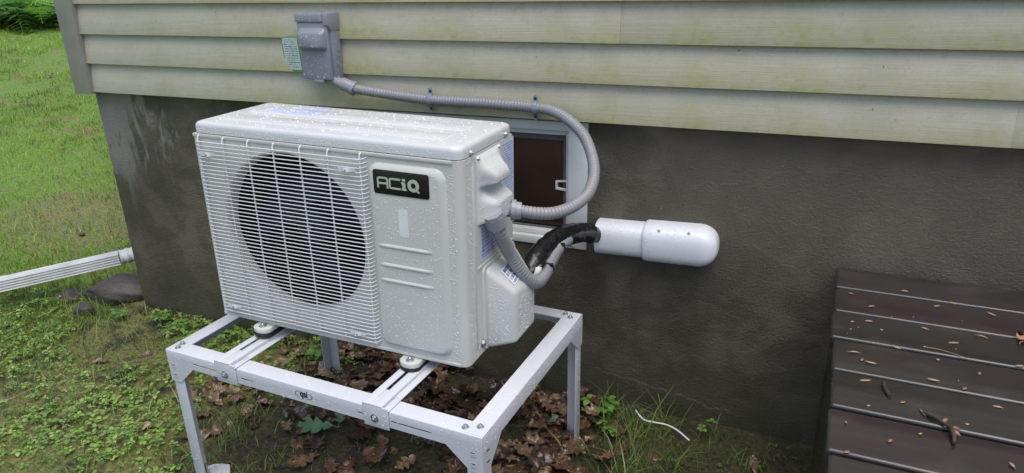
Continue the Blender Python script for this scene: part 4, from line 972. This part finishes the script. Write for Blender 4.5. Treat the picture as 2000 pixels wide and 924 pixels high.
for _ in range(40): add_tuft(rnd.uniform(-1.15, -.75), rnd.uniform(-.95, -.5), 9, .05, rnd.uniform(.04, .08), 1.2)
for _ in range(70): add_tuft(rnd.uniform(-2.1, -.9), rnd.uniform(-.05, -.012), 9, .04, rnd.uniform(.02, .05), .8, cols=((.03, .05, .012), (.045, .07, .018)))
for _ in range(50): add_tuft(rnd.uniform(-3.0, -2.2), rnd.uniform(-.35, .05), 8, .06, rnd.uniform(.05, .14), 1.0)
stuff('tall_grass', parts, 'thin grass blades growing through the weeds and along the wall', 'grass')
# leafy seedlings and clover: small leaflets in threes and fives
def leaflets(cx, cy, cz, L, az, pitch, col):
    n = len(cx); f_ = np.stack([np.cos(az)*np.cos(pitch), np.sin(az)*np.cos(pitch), np.sin(pitch)], -1); s_ = np.stack([-np.sin(az), np.cos(az), 0*az], -1); u_ = np.cross(f_, s_)
    p = np.stack([cx, cy, cz], -1); Lc = L[:, None]
    prof_ = [(.12, 0, 0), (.38, .30, .07), (.72, .27, .03), (1.0, 0, -.10), (.72, -.27, .03), (.38, -.30, .07)]
    V = np.stack([p+f_*Lc*a+s_*Lc*b+u_*Lc*c for a, b, c in prof_], 1); b = np.arange(n)[:, None]*6
    F = np.concatenate([b+[0, 1, 5], b+[1, 2, 5], b+[2, 4, 5], b+[2, 3, 4]], 1).reshape(-1, 3)
    sh = np.array([.8, 1, 1.08, 1.1, 1.0, .95])[None, :, None]
    return V.reshape(-1, 3), F, (np.repeat(col[:, None, :], 6, 1)*sh).reshape(-1, 3)
parts = []
n = 9000; px = rng.uniform(-3.3, -.72, n); py = rng.uniform(-1.5, -.02, n)
pp = patch(px, py, 3.1, .4); dens = np.clip(pp*1.8-.45, 0, 1)*np.clip((-px-.70)/.35, 0, 1)
keep = rng.uniform(0, 1, n) < dens; px, py = px[keep], py[keep]; n = len(px)
kcol = pick(n, [(.19, .33, .05), (.27, .42, .08), (.32, .44, .12), (.13, .24, .04), (.22, .36, .09)], .2); sz = .007+.017*rng.uniform(0, 1, n)**1.6; hz = rng.uniform(.006, .030, n)
for j in range(5):
    sel = rng.uniform(0, 1, n) < (1 if j < 3 else .35); az = j*2*PI/3.0*(1 if j < 3 else 1.27)+rng.uniform(0, .7, n)+px*40
    parts.append(leaflets(px[sel], py[sel], (gh(px, py)+hz)[sel], sz[sel], az[sel], rng.uniform(-.35, .45, n)[sel], kcol[sel]))
n = 260; px = rng.uniform(-.7, .7, n); py = rng.uniform(-.6, -.02, n); kcol = pick(n, [(.09, .17, .04), (.12, .22, .05)], .2)
for j in range(3): parts.append(leaflets(px, py, gh(px, py)+.012, rng.uniform(.005, .010, n), j*2.1+px*40, rng.uniform(-.2, .5, n), kcol))
stuff('clover', parts, 'small green clover and seedling leaves carpeting the ground left of the stand', 'ground cover')
# a few plants that stand out
def weed(x, y, h_, nst, L, label, seed, cols=((.12, .26, .05), (.17, .33, .07))):
    e = empty('leafy_weed', (x, y, float(gh(x, y)))); tag(e, label, 'plant', 'leafy weeds along the foundation'); r_ = random.Random(seed); parts = []; m = MB()
    for s in range(nst):
        a = r_.uniform(0, 6.28); ln = h_*r_.uniform(.6, 1); tip = Vector((math.cos(a)*ln*.45, math.sin(a)*ln*.45-.01, ln)); m.tube([(0, 0, -.004), tip*.5+Vector((0, 0, .1*ln)), tip], lambda i: .0014-.0003*i, 5)
        k_ = r_.choice((3, 3, 5)); az = np.array([a+(j-(k_-1)/2)*(1.25 if k_ == 3 else .95) for j in range(k_)])
        parts.append(leaflets(np.full(k_, tip.x), np.full(k_, tip.y), np.full(k_, tip.z), np.array([L*r_.uniform(.8, 1.1) for _ in range(k_)]), az, np.array([r_.uniform(-.4, .2) for _ in range(k_)]), pick(k_, cols, .15)))
    m.build('stem', 'green_dark', e); V = []; F = []; C = []; k0 = 0
    for v, f, c in parts: V.append(v); F.append(f+k0); C.append(c); k0 += len(v)
    link(bpy.data.objects.new('leaves', npmesh('leaves', np.concatenate(V), np.concatenate(F), np.concatenate(C), 'blades')), e)
weed(.055, -.10, .075, 6, .034, 'bright green leafy weed by the rear leg nearest the pipe cover', 1)
weed(.10, -.185, .05, 5, .022, 'small leafy weed in the grass in front of the rear leg', 2)
weed(.40, -.075, .06, 2, .022, 'thin two-leaved seedling against the stucco below the pipe cover', 3)
weed(-1.90, -.09, .05, 8, .030, 'clump of three-leaved weeds at the foot of the foundation corner', 4)
weed(-1.76, -.13, .05, 8, .030, 'spreading three-leaved weeds just right of the foundation corner', 5)
weed(-2.10, -.13, .05, 6, .026, 'low weed in front of the propping rock', 6)
weed(-1.50, -.12, .07, 5, .028, 'yellow-green weed behind the left side rail of the stand', 7)
weed(-1.16, -.33, .05, 6, .026, 'green weed seen between the side rail and the left cross rail', 8)
weed(-1.05, -.12, .07, 6, .030, 'green weed in front of the wall behind the stand', 9)
# litter twigs on the ground
for i in range(26):
    x, y = rnd.uniform(-2.9, .6), rnd.uniform(-1.1, -.1); a = rnd.uniform(0, 6.28); L = rnd.uniform(.04, .14); z = float(gh(x, y))+.006
    o = MB().tube([(-L/2, 0, 0), (0, rnd.uniform(-.01, .01), .004), (L/2, 0, 0)], .0014, 5).build('ground_twig', rnd.choice(('twig_brown', 'leaf_tan'))); o.location = (x, y, z); o.rotation_euler = (0, 0, a)
    tag(o, 'thin dry twig lying on the ground '+('left of the stand' if x < -1 else 'under the stand' if x < .05 else 'below the pipe cover'), 'twig', 'thin twigs littering the ground')

# ------------------------------------------------------------------ ferns at the edge of the lawn
def frond(L, seed, col):
    r_ = random.Random(seed); V = []; F = []; C = []; n = 26
    def cv(t): return Vector((L*(.95*t-.12*t*t), 0, L*(.75*t-.85*t*t)+.02))
    for i in range(1, n):
        t = i/n; p = cv(t); pl_ = L*.23*math.sin(PI*(.12+.88*t))**.8*(1-.25*t)
        for s in (-1, 1):
            tip = p+Vector((.35*pl_, s*pl_, -.22*pl_+r_.uniform(-.02, .02)*L)); mid = p.lerp(tip, .5)+Vector((0, 0, .06*pl_)); wv = L*.030
            k0 = len(V); V += [p-Vector((wv*.4, 0, 0)), p+Vector((wv*.4, 0, 0)), mid+Vector((wv*.6, 0, 0)), mid-Vector((wv*.6, 0, 0)), tip]
            F += [(k0, k0+1, k0+2), (k0, k0+2, k0+3), (k0+3, k0+2, k0+4)]; c = [v*r_.uniform(.75, 1.2) for v in col]; C += [c]*5
    for i in range(n):
        a, b = cv(i/n), cv((i+1)/n); k0 = len(V); V += [a+Vector((0, .004*L, 0)), a-Vector((0, .004*L, 0)), b]; F.append((k0, k0+1, k0+2)); C += [list(col)]*3
    return npmesh('frond', [tuple(v) for v in V], F, np.array(C), 'fern')
fm = [frond(.62, 1, (.17, .36, .05)), frond(.70, 2, (.10, .24, .04)), frond(.55, 3, (.26, .46, .08))]
fsp = []
for i in range(64):
    dd = (6 if i < 44 else 20)*rnd.random()**1.1; lt = rnd.uniform(-1.9, 1.9)*(1+.10*dd); fsp.append((-9.9-dd*.86+lt*.50, 4.95+dd*.52+lt*.86))
for x, y in fsp:
    e = empty('fern', (x, y, float(gh(x, y)))); tag(e, 'green arching fern '+('in the front row of the fern bed' if x > -10.6 else 'deep in the bed behind the lawn'), 'fern', 'ferns at the far edge of the lawn')
    k_ = rnd.randint(8, 10)
    for j in range(k_):
        o = link(bpy.data.objects.new('frond', rnd.choice(fm)), e); o.rotation_euler = (0, rnd.uniform(-.35, .1), 2*PI*j/k_+rnd.uniform(-.25, .25)); s = rnd.uniform(1.2, 1.9); o.scale = (s, s, s*1.1)
